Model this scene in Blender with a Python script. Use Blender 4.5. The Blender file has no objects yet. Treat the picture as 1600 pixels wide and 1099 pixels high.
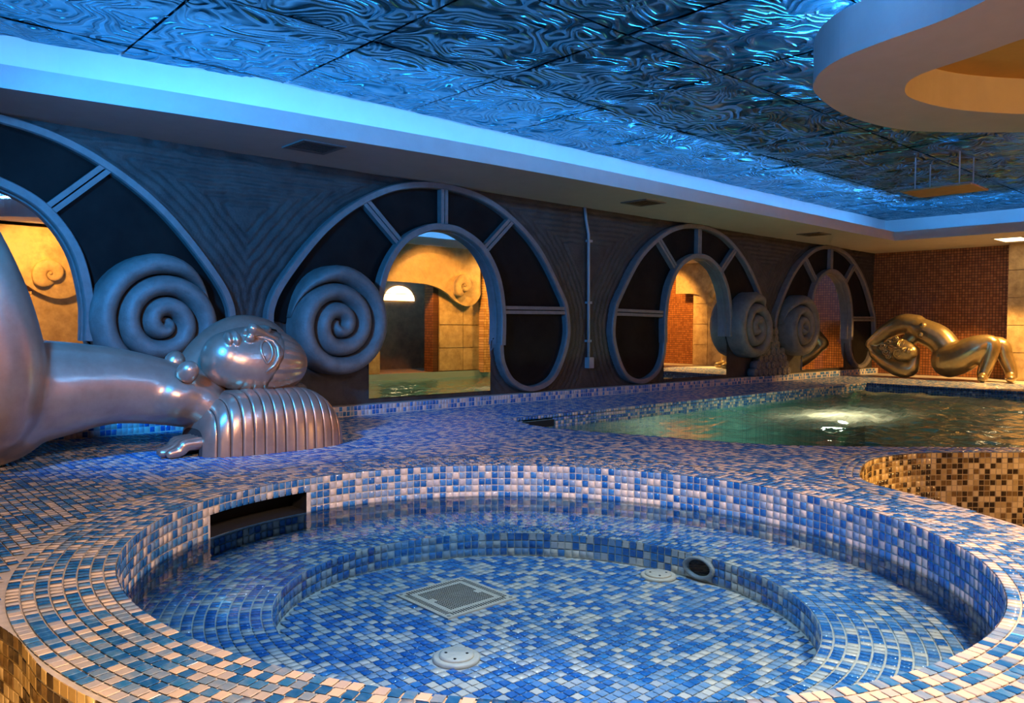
import bpy, bmesh, math, random
import numpy as np
from mathutils import Vector, Matrix
from mathutils.geometry import tessellate_polygon

random.seed(7)
RNG = np.random.default_rng(11)
scene = bpy.context.scene
COL = scene.collection
PI = math.pi

# ------------------------------------------------------------------ camera
# X runs along the mirror wall, Y towards it, Z up; the tiled deck is z = 0
F_PX, VP1, HOR, CAM_H, ROLL = 1225.0, 2142.0, 510.0, 0.9, math.radians(-0.4)
pitch = math.atan((549.5 - HOR) / F_PX)
yaw = math.atan((VP1 - 800) / math.hypot(F_PX, 549.5 - HOR))
_fw = Vector((math.cos(yaw), math.sin(yaw), 0)) * math.cos(pitch) + Vector((0, 0, -math.sin(pitch)))
_r0 = Vector((math.sin(yaw), -math.cos(yaw), 0))
_u0 = _r0.cross(_fw)
_r = _r0 * math.cos(ROLL) - _u0 * math.sin(ROLL)
_u = _u0 * math.cos(ROLL) + _r0 * math.sin(ROLL)
cam_data = bpy.data.cameras.new('camera')
cam_data.sensor_width = 36.0
cam_data.lens = F_PX / 1600.0 * 36.0
cam_data.clip_start, cam_data.clip_end = 0.02, 200
cam = bpy.data.objects.new('camera', cam_data)
COL.objects.link(cam)
cam.matrix_world = Matrix(((_r.x, _u.x, -_fw.x, 0), (_r.y, _u.y, -_fw.y, 0), (_r.z, _u.z, -_fw.z, CAM_H), (0, 0, 0, 1)))
scene.camera = cam
CAM_O = np.array((0, 0, CAM_H))
CAM_F, CAM_R, CAM_U = (np.array(v) for v in (_fw, _r, _u))

# ------------------------------------------------------------------ world, exposure
world = bpy.data.worlds.new('world')
scene.world = world
world.use_nodes = True
world.node_tree.nodes['Background'].inputs[0].default_value = (0.010, 0.016, 0.030, 1)
world.node_tree.nodes['Background'].inputs[1].default_value = 1.0
scene.view_settings.view_transform = 'Standard'
scene.view_settings.look = 'None'
scene.view_settings.gamma = 1.0
scene.view_settings.use_curve_mapping = False
scene.view_settings.exposure = 0.0
try:
    scene.cycles.use_denoising = True
    scene.cycles.max_bounces = 10
    scene.cycles.diffuse_bounces = 3
    scene.cycles.glossy_bounces = 5
    scene.cycles.transparent_max_bounces = 12
    scene.cycles.caustics_reflective = False
    scene.cycles.caustics_refractive = False
    scene.cycles.sample_clamp_indirect = 4.0
except Exception:
    pass

# ------------------------------------------------------------------ lamps (of the hall, and some added unseen as fill)
def lamp(name, kind, loc, target, energy, color, size=0.1, angle=60, blend=0.5, size_y=None):
    d = bpy.data.lights.new(name, kind)
    d.energy = energy
    d.color = color
    if kind == 'AREA':
        d.size = size
        if size_y:
            d.shape = 'RECTANGLE'; d.size_y = size_y
    else:
        d.shadow_soft_size = size
    if kind == 'SPOT':
        d.spot_size = math.radians(angle); d.spot_blend = blend
    o = bpy.data.objects.new(name, d)
    COL.objects.link(o)
    o.location = loc
    o.rotation_euler = (Vector(target) - Vector(loc)).to_track_quat('-Z', 'Y').to_euler()
    return o
WARM = (1.0, 0.58, 0.22)
AMBER = (1.0, 0.48, 0.10)
BLUE = (0.02, 0.33, 1.0)
LED = (0.08, 0.38, 1.0)
# added blue spots, unseen, standing in for blue light from the left
lamp('blue_fill_left', 'SPOT', (0.1, 3.9, 2.35), (3.0, 6.8, 0.9), 1000, BLUE, 0.15, 80, 0.9)
lamp('blue_fill_right', 'SPOT', (-0.9, 1.3, 2.5), (4.3, 2.7, 0.5), 620, BLUE, 0.12, 72, 0.9)
# added cool white fill, unseen overhead, to brighten the jacuzzi basin
lamp('jacuzzi_fill', 'SPOT', (2.5, 2.5, 2.93), (2.45, 2.5, -0.4), 360, (0.80, 0.92, 1.0), 0.10, 58, 0.35)
# warm ceiling lamps behind and beside the camera
lamp('warm_down_near', 'SPOT', (0.4, -0.3, 2.4), (1.0, 1.6, 0.0), 1150, (1.0, 0.64, 0.40), 0.15, 92, 0.7)
lamp('warm_down_mid', 'SPOT', (3.4, 0.3, 2.4), (3.2, 1.2, 0), 650, (1.0, 0.66, 0.44), 0.15, 100, 0.9)
# added amber fill, unseen, to light the outer walls of the deck
AMBER_FILLS = (((5.7, 1.05, 0.20), (5.2, 2.15, -0.45), 70), ((6.7, 0.55, 0.20), (6.4, 1.95, -0.45), 60), ((-0.35, 1.7, 0.10), (0.5, 2.35, -0.5), 34))
for p_, t_, e_ in AMBER_FILLS:
    lamp('amber_fill', 'SPOT', p_, t_, e_, (1.0, 0.58, 0.20), 0.06, 80, 0.8)
# amber lamps washing the wall opposite the mirrors
lamp('amber_wash_a', 'SPOT', (8.9, 2.05, 2.35), (9.1, 1.4, 1.2), 320, AMBER, 0.10, 130, 0.6)
lamp('amber_wash_b', 'SPOT', (11.2, 2.2, 2.35), (10.8, 1.4, 1.0), 320, AMBER, 0.10, 130, 0.6)
lamp('amber_wash_c', 'SPOT', (14.6, 2.4, 2.35), (16.3, 2.0, 1.0), 480, AMBER, 0.10, 75, 0.6)
lamp('amber_wash_d', 'SPOT', (2.6, 0.25, 2.3), (2.9, -0.6, 1.5), 200, AMBER, 0.10, 130, 0.6)
# recessed lamp over the reclining statue at the far end
lamp('statue_lamp', 'SPOT', (15.1, 3.4, 2.36), (14.9, 4.7, 0.2), 850, (1.0, 0.55, 0.16), 0.06, 78, 0.25)
# lamp under the pool water
lamp('pool_lamp', 'POINT', (9.1, 4.25, -0.55), (8.7, 4.25, 0.1), 55, (1.0, 0.90, 0.60), 0.10)

# ------------------------------------------------------------------ helpers
def tag(o, label=None, cat=None, group=None, kind=None):
    if label: o['label'] = label
    if cat: o['category'] = cat
    if group: o['group'] = group
    if kind: o['kind'] = kind
    return o

def empty(name, loc=(0, 0, 0)):
    o = bpy.data.objects.new(name, None)
    o.empty_display_size = 0.1
    COL.objects.link(o)
    o.location = loc
    return o

def mesh_obj(name, verts, faces, mat, parent=None, smooth=False, loc=None):
    me = bpy.data.meshes.new(name)
    me.from_pydata([tuple(map(float, v)) for v in verts], [], [tuple(f) for f in faces])
    me.update()
    for m in (mat if isinstance(mat, (list, tuple)) else [mat]):
        me.materials.append(m)
    if smooth:
        me.polygons.foreach_set('use_smooth', np.ones(len(me.polygons), dtype=bool))
    o = bpy.data.objects.new(name, me)
    COL.objects.link(o)
    if parent: o.parent = parent
    if loc: o.location = loc
    return o

def np_mesh(name, verts, quads, mat, parent=None, smooth=False, mat_idx=None):
    me = bpy.data.meshes.new(name)
    verts = np.asarray(verts, dtype=np.float32); quads = np.asarray(quads, dtype=np.int32)
    me.vertices.add(len(verts)); me.vertices.foreach_set('co', verts.ravel())
    n = len(quads); k = quads.shape[1]
    me.loops.add(n * k); me.loops.foreach_set('vertex_index', quads.ravel())
    me.polygons.add(n)
    me.polygons.foreach_set('loop_start', np.arange(0, n * k, k, dtype=np.int32))
    me.polygons.foreach_set('loop_total', np.full(n, k, dtype=np.int32))
    if smooth: me.polygons.foreach_set('use_smooth', np.ones(n, dtype=bool))
    for m in (mat if isinstance(mat, (list, tuple)) else [mat]):
        me.materials.append(m)
    if mat_idx is not None: me.polygons.foreach_set('material_index', np.asarray(mat_idx, dtype=np.int32))
    me.update(calc_edges=True); me.validate()
    o = bpy.data.objects.new(name, me)
    COL.objects.link(o)
    if parent: o.parent = parent
    return o

class MB:
    """collects solids into one mesh"""
    def __init__(s): s.v = []; s.f = []
    def add(s, v, f):
        b = len(s.v); s.v += [tuple(p) for p in v]; s.f += [tuple(i + b for i in q) for q in f]
        return s
    def box(s, x0, x1, y0, y1, z0, z1):
        return s.add([(x0,y0,z0),(x1,y0,z0),(x1,y1,z0),(x0,y1,z0),(x0,y0,z1),(x1,y0,z1),(x1,y1,z1),(x0,y1,z1)],
                     [(0,3,2,1),(4,5,6,7),(0,1,5,4),(1,2,6,5),(2,3,7,6),(3,0,4,7)])
    def obox(s, c, ax, ay, az):
        c, ax, ay, az = map(Vector, (c, ax, ay, az))
        return s.add([c + i*ax + j*ay + k*az for k in (-1,1) for i, j in ((-1,-1),(1,-1),(1,1),(-1,1))],
                     [(0,3,2,1),(4,5,6,7),(0,1,5,4),(1,2,6,5),(2,3,7,6),(3,0,4,7)])
    def prism(s, poly, z0, z1, f=None):
        """poly in a plane extruded; f maps (a, b, h) to xyz"""
        f = f or (lambda a, b, h: (a, b, h))
        n = len(poly)
        v = [f(a, b, z0) for a, b in poly] + [f(a, b, z1) for a, b in poly]
        return s.add(v, [tuple(range(n - 1, -1, -1)), tuple(range(n, 2 * n))] + [(i, (i+1) % n, n + (i+1) % n, n + i) for i in range(n)])
    def tube(s, pts, rad, seg=10, cap=True):
        pts = [Vector(p) for p in pts]; n = len(pts)
        rad = rad if isinstance(rad, (list, tuple)) else [rad] * n
        vs, fs = [], []; up = None
        for i, p in enumerate(pts):
            t = (pts[min(i+1, n-1)] - pts[max(i-1, 0)]).normalized()
            if up is None: up = t.orthogonal().normalized()
            up = (up - t * up.dot(t)).normalized(); w = t.cross(up)
            vs += [p + (up * math.cos(2*PI*k/seg) + w * math.sin(2*PI*k/seg)) * rad[i] for k in range(seg)]
        for i in range(n - 1):
            fs += [(i*seg+k, i*seg+(k+1) % seg, (i+1)*seg+(k+1) % seg, (i+1)*seg+k) for k in range(seg)]
        if cap: fs += [tuple(range(seg-1, -1, -1)), tuple((n-1)*seg + k for k in range(seg))]
        return s.add(vs, fs)
    def lathe(s, prof, c=(0, 0, 0), seg=32, axes=((1,0,0),(0,1,0),(0,0,1))):
        ax, ay, az = map(Vector, axes); c = Vector(c); n = len(prof)
        vs = [c + (ax*math.cos(2*PI*k/seg) + ay*math.sin(2*PI*k/seg))*r + az*h for r, h in prof for k in range(seg)]
        fs = [(i*seg+k, i*seg+(k+1) % seg, (i+1)*seg+(k+1) % seg, (i+1)*seg+k) for i in range(n-1) for k in range(seg)]
        fs += [tuple(range(seg-1, -1, -1)), tuple((n-1)*seg + k for k in range(seg))]
        return s.add(vs, fs)
    def sweep(s, path, prof, closed=False):
        """path: (x, z) polyline in the wall plane; prof: closed list of (across, depth); depth is towards -Y"""
        n = len(path); m = len(prof); vs = []
        for i, (x, z) in enumerate(path):
            a = path[(i-1) % n if closed else max(i-1, 0)]; b = path[(i+1) % n if closed else min(i+1, n-1)]
            tx, tz = b[0]-a[0], b[1]-a[1]; l = math.hypot(tx, tz) or 1
            nx, nz = -tz/l, tx/l
            vs += [(x + nx*o, -d, z + nz*o) for o, d in prof]
        k = n if closed else n - 1
        fs = [(i*m+j, i*m+(j+1) % m, ((i+1) % n)*m+(j+1) % m, ((i+1) % n)*m+j) for i in range(k) for j in range(m)]
        if not closed: fs += [tuple(range(m-1, -1, -1)), tuple((n-1)*m + j for j in range(m))]
        return s.add(vs, fs)
    def build(s, name, mat, parent=None, smooth=False, loc=None):
        o = mesh_obj(name, s.v, s.f, mat, parent, smooth, loc)
        bm = bmesh.new(); bm.from_mesh(o.data); bmesh.ops.recalc_face_normals(bm, faces=bm.faces); bm.to_mesh(o.data); bm.free()
        return o

def catmull(pts, n=8, closed=False):
    P = [np.array(p, float) for p in pts]; out = []; L = len(P)
    for i in range(L if closed else L - 1):
        g = (lambda k: P[k % L]) if closed else (lambda k: P[min(max(k, 0), L - 1)])
        p0, p1, p2, p3 = g(i-1), g(i), g(i+1), g(i+2)
        for t in np.linspace(0, 1, n, endpoint=False):
            out.append(.5*((2*p1)+(p2-p0)*t+(2*p0-5*p1+4*p2-p3)*t*t+(3*p1-p0-3*p2+p3)*t**3))
    if not closed: out.append(P[-1])
    return [tuple(p) for p in out]

def resample(poly, step):
    P = np.array(poly, float); d = np.r_[0, np.cumsum(np.linalg.norm(np.diff(P, axis=0), axis=1))]
    n = max(2, int(round(d[-1] / step)) + 1); t = np.linspace(0, d[-1], n)
    return np.stack([np.interp(t, d, P[:, k]) for k in range(P.shape[1])], 1)

_lat = RNG.random((4, 256, 256))
def vnoise(x, y, k=0):
    x = np.asarray(x, float); y = np.asarray(y, float)
    xi = np.floor(x).astype(int); yi = np.floor(y).astype(int); fx = x - xi; fy = y - yi
    fx = fx*fx*fx*(fx*(fx*6-15)+10); fy = fy*fy*fy*(fy*(fy*6-15)+10)
    L = _lat[k]; a = L[xi & 255, yi & 255]; b = L[(xi+1) & 255, yi & 255]; c = L[xi & 255, (yi+1) & 255]; d = L[(xi+1) & 255, (yi+1) & 255]
    return (a*(1-fx)+b*fx)*(1-fy)+(c*(1-fx)+d*fx)*fy

def in_poly(x, y, poly):
    x = np.asarray(x); y = np.asarray(y); r = np.zeros(x.shape, bool); n = len(poly)
    for i in range(n):
        x0, y0 = poly[i][:2]; x1, y1 = poly[(i+1) % n][:2]
        if y0 == y1: continue
        c = ((y0 > y) != (y1 > y)) & (x < (x1-x0)*(y-y0)/(y1-y0)+x0)
        r ^= c
    return r

def seg_dist(x, y, poly, closed=False):
    x = np.asarray(x, float); y = np.asarray(y, float); best = np.full(x.shape, 1e9); n = len(poly)
    for i in range(n if closed else n - 1):
        x0, y0 = poly[i][:2]; x1, y1 = poly[(i+1) % n][:2]
        dx, dy = x1-x0, y1-y0; l = dx*dx+dy*dy or 1e-9
        t = np.clip(((x-x0)*dx+(y-y0)*dy)/l, 0, 1)
        best = np.minimum(best, (x-x0-t*dx)**2+(y-y0-t*dy)**2)
    return np.sqrt(best)

def grid_quads(nu, nv):
    i = np.arange(nu - 1)[:, None] * nv + np.arange(nv - 1)[None, :]
    return np.stack([i, i + nv, i + nv + 1, i + 1], -1).reshape(-1, 4)

# ------------------------------------------------------------------ materials
def mat(name):
    m = bpy.data.materials.new(name); m.use_nodes = True
    nt = m.node_tree
    return m, nt, nt.nodes['Principled BSDF']

def nnode(nt, kind, **kw):
    n = nt.nodes.new(kind)
    for k, v in kw.items():
        if k in n.inputs.keys(): n.inputs[k].default_value = v
        else: setattr(n, k, v)
    return n

def ramp(nt, src, stops):
    r = nt.nodes.new('ShaderNodeValToRGB')
    while len(r.color_ramp.elements) < len(stops): r.color_ramp.elements.new(0.5)
    for e, (p, c) in zip(r.color_ramp.elements, stops):
        e.position = p; e.color = (*c, 1)
    nt.links.new(src, r.inputs[0])
    return r.outputs[0]

def position(nt, scale=(1, 1, 1)):
    g = nt.nodes.new('ShaderNodeNewGeometry'); mp = nt.nodes.new('ShaderNodeMapping')
    mp.inputs['Scale'].default_value = scale
    nt.links.new(g.outputs['Position'], mp.inputs[0])
    return mp.outputs[0]

def simple(name, color, rough=0.5, metal=0.0, noise=0.0, nscale=8.0, bump=0.0, bscale=None, color2=None, spec=0.5, coat=0.0):
    m, nt, b = mat(name)
    b.inputs['Roughness'].default_value = rough; b.inputs['Metallic'].default_value = metal
    b.inputs['Specular IOR Level'].default_value = spec
    b.inputs['Coat Weight'].default_value = coat
    b.inputs['Base Color'].default_value = (*color, 1)
    pos = position(nt)
    if noise or color2:
        n = nnode(nt, 'ShaderNodeTexNoise', Scale=nscale, Detail=6.0, Roughness=0.65)
        nt.links.new(pos, n.inputs['Vector'])
        c2 = color2 or tuple(c * (1 - noise) for c in color)
        nt.links.new(ramp(nt, n.outputs[0], [(0.3, c2), (0.7, color)]), b.inputs['Base Color'])
    if bump:
        n2 = nnode(nt, 'ShaderNodeTexNoise', Scale=bscale or nscale * 3, Detail=5.0)
        nt.links.new(pos, n2.inputs['Vector'])
        bp = nnode(nt, 'ShaderNodeBump', Strength=bump, Distance=0.01)
        nt.links.new(n2.outputs[0], bp.inputs['Height']); nt.links.new(bp.outputs[0], b.inputs['Normal'])
    return m

def emit(name, color, strength):
    m = bpy.data.materials.new(name); m.use_nodes = True; nt = m.node_tree
    nt.nodes.clear(); e = nt.nodes.new('ShaderNodeEmission'); o = nt.nodes.new('ShaderNodeOutputMaterial')
    e.inputs[0].default_value = (*color, 1); e.inputs[1].default_value = strength
    nt.links.new(e.outputs[0], o.inputs[0])
    return m

def tile_mat(name, base, streak, rough=0.10, amount=0.5):
    m, nt, b = mat(name)
    n = nnode(nt, 'ShaderNodeTexNoise', Scale=1.0, Detail=4.0, Roughness=0.6)
    nt.links.new(position(nt, (38, 14, 30)), n.inputs['Vector'])
    nt.links.new(ramp(nt, n.outputs[0], [(0.42, base), (0.72, tuple(a*(1-amount)+c*amount for a, c in zip(base, streak)))]), b.inputs['Base Color'])
    b.inputs['Roughness'].default_value = rough
    b.inputs['Specular IOR Level'].default_value = 0.6
    n2 = nnode(nt, 'ShaderNodeTexNoise', Scale=18.0, Detail=2.0)
    nt.links.new(position(nt), n2.inputs['Vector'])
    bp = nnode(nt, 'ShaderNodeBump', Strength=0.04, Distance=0.01)
    nt.links.new(n2.outputs[0], bp.inputs['Height']); nt.links.new(bp.outputs[0], b.inputs['Normal'])
    return m

BLUE_TILES = [tile_mat('tile_deep_blue', (0.010, 0.115, 0.40), (0.10, 0.30, 0.62)),
              tile_mat('tile_mid_blue', (0.03, 0.20, 0.52), (0.30, 0.42, 0.60)),
              tile_mat('tile_grey_blue', (0.17, 0.30, 0.50), (0.50, 0.50, 0.52)),
              tile_mat('tile_pale', (0.48, 0.47, 0.50), (0.66, 0.60, 0.55)),
              tile_mat('tile_cream', (0.72, 0.61, 0.52), (0.50, 0.50, 0.54))]
GOLD_TILES = [tile_mat('tile_dark_brown', (0.035, 0.022, 0.012), (0.14, 0.08, 0.02)),
              tile_mat('tile_brown', (0.18, 0.10, 0.03), (0.35, 0.20, 0.05)),
              tile_mat('tile_ochre', (0.46, 0.30, 0.10), (0.60, 0.42, 0.18)),
              tile_mat('tile_gold', (0.70, 0.50, 0.22), (0.60, 0.40, 0.15))]
NAVY_TILES = [tile_mat('tile_navy', (0.010, 0.045, 0.17), (0.03, 0.12, 0.30)),
              tile_mat('tile_royal', (0.02, 0.085, 0.28), (0.10, 0.16, 0.30)),
              BLUE_TILES[2]]
GROUT = simple('grout', (0.74, 0.68, 0.62), 0.35, noise=0.3, nscale=30)
GROUT_DARK = simple('grout_amber', (0.50, 0.34, 0.13), 0.7, noise=0.3, nscale=30)
STONE = simple('dark_stone', (0.054, 0.047, 0.042), 0.62, nscale=5, color2=(0.018, 0.016, 0.015), bump=0.5, bscale=45)
SCROLL = simple('scroll_plaster', (0.20, 0.185, 0.175), 0.55, nscale=9, color2=(0.12, 0.11, 0.10), bump=0.35, bscale=60)
FRAME = simple('painted_frame', (0.20, 0.18, 0.175), 0.45, noise=0.3, nscale=12, bump=0.1)
PANEL = simple('black_panel', (0.007, 0.006, 0.006), 0.45, nscale=4, color2=(0.014, 0.012, 0.011), bump=0.25, bscale=6, spec=0.06)
PLASTER = simple('white_plaster', (0.62, 0.56, 0.53), 0.8, noise=0.08, nscale=6, bump=0.08, bscale=60)
WHITE = simple('cove_white', (0.80, 0.80, 0.80), 0.8, noise=0.05, nscale=6)
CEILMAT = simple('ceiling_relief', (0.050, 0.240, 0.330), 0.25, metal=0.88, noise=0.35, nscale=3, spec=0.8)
def ring_bump(m):
    nt = m.node_tree; b = nt.nodes['Principled BSDF']
    def math_(op, x, y=None, clamp=False):
        n = nnode(nt, 'ShaderNodeMath', operation=op); n.use_clamp = clamp
        for i, v in enumerate((x, y)):
            if v is None: continue
            if isinstance(v, (int, float)): n.inputs[i].default_value = v
            else: nt.links.new(v, n.inputs[i])
        return n.outputs[0]
    n = nnode(nt, 'ShaderNodeTexNoise', Scale=1.0, Detail=1.0, Roughness=0.32, Distortion=0.30)
    nt.links.new(position(nt, (1.9, 2.5, 0.0)), n.inputs['Vector'])
    n2 = nnode(nt, 'ShaderNodeTexNoise', Scale=2.1, Detail=1.0); nt.links.new(position(nt, (1, 1, 0)), n2.inputs['Vector'])
    ridge = math_('SUBTRACT', 1.0, math_('ABSOLUTE', math_('SINE', math_('MULTIPLY', n.outputs[0], 46.0))))
    ridge = math_('POWER', ridge, 1.6)
    amp = math_('ADD', 0.25, math_('MULTIPLY', math_('SUBTRACT', n2.outputs[0], 0.36, True), 5.0, True))
    h = math_('ADD', math_('MULTIPLY', ridge, amp), math_('MULTIPLY', n.outputs[0], 2.6))
    bp = nnode(nt, 'ShaderNodeBump', Strength=1.0, Distance=0.040); nt.links.new(h, bp.inputs['Height'])
    nt.links.new(bp.outputs[0], b.inputs['Normal'])
ring_bump(CEILMAT)
YSTONE = simple('yellow_stone', (0.60, 0.43, 0.20), 0.6, nscale=6, color2=(0.30, 0.19, 0.08), bump=0.4, bscale=30)
BSTONE = simple('brown_stone', (0.24, 0.14, 0.06), 0.6, nscale=6, color2=(0.12, 0.07, 0.03), bump=0.4, bscale=30)
BRONZE = simple('bronze_paint', (0.60, 0.41, 0.31), 0.30, metal=0.70, nscale=7, color2=(0.47, 0.31, 0.23), bump=0.04, bscale=50)
BRONZE_LIT = simple('bronze_golden_lit', (0.56, 0.42, 0.20), 0.30, metal=0.75, nscale=7, color2=(0.40, 0.28, 0.12), bump=0.04, bscale=50)  # same bronze, with the golden light on the far statue put into the colour
BRONZE_DARK = simple('bronze_groove', (0.05, 0.035, 0.03), 0.6)
BEIGE = simple('beige_plastic', (0.72, 0.58, 0.46), 0.4, noise=0.1)
BLACK = simple('black_hole', (0.004, 0.004, 0.005), 0.9)
GREY = simple('grey_conduit', (0.36, 0.34, 0.34), 0.45, noise=0.2)
BOARD = simple('hanging_board', (0.34, 0.19, 0.08), 0.6, noise=0.2)
LED_MAT = emit('blue_led', LED, 78.0)
LED_ISL = emit('blue_led_island', LED, 520.0)
LED_BACK = emit('blue_led_back', LED, 150.0)
LED_AMBER = emit('amber_led', AMBER, 85.0)
LAMP_MAT = emit('warm_lamp', (1.0, 0.72, 0.36), 9.0)
LOWFLOOR = simple('lower_floor', (0.50, 0.38, 0.26), 0.4, noise=0.3)

def mirror_mat():
    m, nt, b = mat('mirror_glass')
    b.inputs['Base Color'].default_value = (0.88, 0.87, 0.85, 1); b.inputs['Metallic'].default_value = 1; b.inputs['Roughness'].default_value = 0.012
    return m
MIRROR = mirror_mat()

def mosaic_mat(name, axes, size, c1, c2, grout):
    m, nt, b = mat(name)
    g = nt.nodes.new('ShaderNodeNewGeometry'); s = nt.nodes.new('ShaderNodeSeparateXYZ'); c = nt.nodes.new('ShaderNodeCombineXYZ')
    nt.links.new(g.outputs['Position'], s.inputs[0])
    nt.links.new(s.outputs[axes[0]], c.inputs[0]); nt.links.new(s.outputs[axes[1]], c.inputs[1])
    br = nnode(nt, 'ShaderNodeTexBrick', offset=0.0, squash=1.0)
    br.inputs['Scale'].default_value = 1.0; br.inputs['Brick Width'].default_value = size; br.inputs['Row Height'].default_value = size
    br.inputs['Mortar Size'].default_value = size * 0.09; br.inputs['Mortar Smooth'].default_value = 0.2; br.inputs['Bias'].default_value = 0.0
    br.inputs['Color1'].default_value = (*c1, 1); br.inputs['Color2'].default_value = (*c2, 1); br.inputs['Mortar'].default_value = (*grout, 1)
    nt.links.new(c.outputs[0], br.inputs['Vector'])
    nt.links.new(br.outputs['Color'], b.inputs['Base Color'])
    b.inputs['Roughness'].default_value = 0.35
    bp = nnode(nt, 'ShaderNodeBump', Strength=0.6, Distance=0.004, invert=True)
    nt.links.new(br.outputs['Fac'], bp.inputs['Height']); nt.links.new(bp.outputs[0], b.inputs['Normal'])
    return m
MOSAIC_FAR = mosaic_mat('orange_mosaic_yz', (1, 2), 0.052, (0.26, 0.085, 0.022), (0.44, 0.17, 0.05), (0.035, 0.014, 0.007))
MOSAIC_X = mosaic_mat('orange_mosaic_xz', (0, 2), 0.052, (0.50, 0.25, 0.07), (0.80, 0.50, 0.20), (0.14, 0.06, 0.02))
POOL_TILE = mosaic_mat('pool_floor_mosaic', (0, 1), 0.05, (0.05, 0.24, 0.28), (0.16, 0.38, 0.38), (0.30, 0.40, 0.38))

def water_mat(name, tint, bump, scale, foam=None, rough=0.02):
    m = bpy.data.materials.new(name); m.use_nodes = True; nt = m.node_tree; nt.nodes.clear()
    out = nt.nodes.new('ShaderNodeOutputMaterial')
    tr = nnode(nt, 'ShaderNodeBsdfTransparent'); tr.inputs[0].default_value = (*tint, 1)
    gl = nnode(nt, 'ShaderNodeBsdfGlossy', Roughness=rough); gl.inputs[0].default_value = (1, 1, 1, 1)
    fr = nnode(nt, 'ShaderNodeFresnel', IOR=1.33)
    n = nnode(nt, 'ShaderNodeTexNoise', Scale=scale, Detail=3.0)
    nt.links.new(position(nt), n.inputs['Vector'])
    bp = nnode(nt, 'ShaderNodeBump', Strength=bump, Distance=0.02)
    nt.links.new(n.outputs[0], bp.inputs['Height'])
    nt.links.new(bp.outputs[0], gl.inputs['Normal']); nt.links.new(bp.outputs[0], fr.inputs['Normal'])
    mx = nt.nodes.new('ShaderNodeMixShader')
    nt.links.new(fr.outputs[0], mx.inputs[0]); nt.links.new(tr.outputs[0], mx.inputs[1]); nt.links.new(gl.outputs[0], mx.inputs[2])
    last = mx.outputs[0]
    if foam:
        # foam churned up over the jets: lies around fixed spots of the pool, broken by noise
        d0 = nnode(nt, 'ShaderNodeBsdfDiffuse'); d0.inputs[0].default_value = (0.80, 0.80, 0.76, 1)
        t0 = nnode(nt, 'ShaderNodeBsdfTranslucent'); t0.inputs[0].default_value = (0.65, 0.65, 0.52, 1)
        df = nt.nodes.new('ShaderNodeMixShader'); df.inputs[0].default_value = 0.55
        nt.links.new(d0.outputs[0], df.inputs[1]); nt.links.new(t0.outputs[0], df.inputs[2])
        g = nt.nodes.new('ShaderNodeNewGeometry')
        acc = None
        for (fx, fy, rx, ry, amt) in foam:
            mp = nt.nodes.new('ShaderNodeMapping'); mp.vector_type = 'TEXTURE'
            mp.inputs['Location'].default_value = (fx, fy, -0.13); mp.inputs['Scale'].default_value = (rx, ry, 1)
            nt.links.new(g.outputs['Position'], mp.inputs[0])
            ln = nnode(nt, 'ShaderNodeVectorMath', operation='LENGTH'); nt.links.new(mp.outputs[0], ln.inputs[0])
            mr = nnode(nt, 'ShaderNodeMapRange'); mr.inputs['From Min'].default_value = 1.0; mr.inputs['From Max'].default_value = 0.0
            mr.inputs['To Max'].default_value = amt
            nt.links.new(ln.outputs['Value'], mr.inputs[0])
            if acc is None: acc = mr.outputs[0]
            else:
                mm = nnode(nt, 'ShaderNodeMath', operation='MAXIMUM'); nt.links.new(acc, mm.inputs[0]); nt.links.new(mr.outputs[0], mm.inputs[1]); acc = mm.outputs[0]
        n2 = nnode(nt, 'ShaderNodeTexNoise', Scale=1.0, Detail=6.0, Roughness=0.7)
        nt.links.new(position(nt, (3.5, 14, 5)), n2.inputs['Vector'])
        ml = nnode(nt, 'ShaderNodeMath', operation='MULTIPLY'); nt.links.new(acc, ml.inputs[0]); nt.links.new(n2.outputs[0], ml.inputs[1])
        m2 = nnode(nt, 'ShaderNodeMath', operation='MULTIPLY'); m2.inputs[1].default_value = 1.7; m2.use_clamp = True
        nt.links.new(ml.outputs[0], m2.inputs[0])
        mx2 = nt.nodes.new('ShaderNodeMixShader')
        nt.links.new(m2.outputs[0], mx2.inputs[0]); nt.links.new(last, mx2.inputs[1]); nt.links.new(df.outputs[0], mx2.inputs[2])
        last = mx2.outputs[0]
    nt.links.new(last, out.inputs[0])
    return m
WATER_J = water_mat('jacuzzi_water', (0.66, 0.86, 1.0), 0.22, 6.0)
WATER_P = water_mat('pool_water', (0.55, 0.85, 0.82), 0.45, 9.0, foam=[(9.3, 4.25, 2.4, 0.9, 0.85), (12.4, 3.8, 1.1, 2.4, 0.85), (10.8, 4.6, 2.6, 0.7, 0.6)], rough=0.05)

# ------------------------------------------------------------------ plan of the place
Y_WALL = 6.92          # mirror wall
X_FAR = 16.35          # far end wall
Z_SOF = 2.44           # underside of the dropped edge of the ceiling
Z_CEIL = 3.0
JC = np.array((2.418, 2.464)); JA, JB, JT = 1.762, 1.587, math.radians(-62.4)
Z_WATER_J, Z_BENCH, Z_JFLOOR, Z_WATER_P, Z_LOW = -0.20, -0.30, -0.43, -0.13, -0.72
T = 0.042              # pitch of the mosaic

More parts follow.
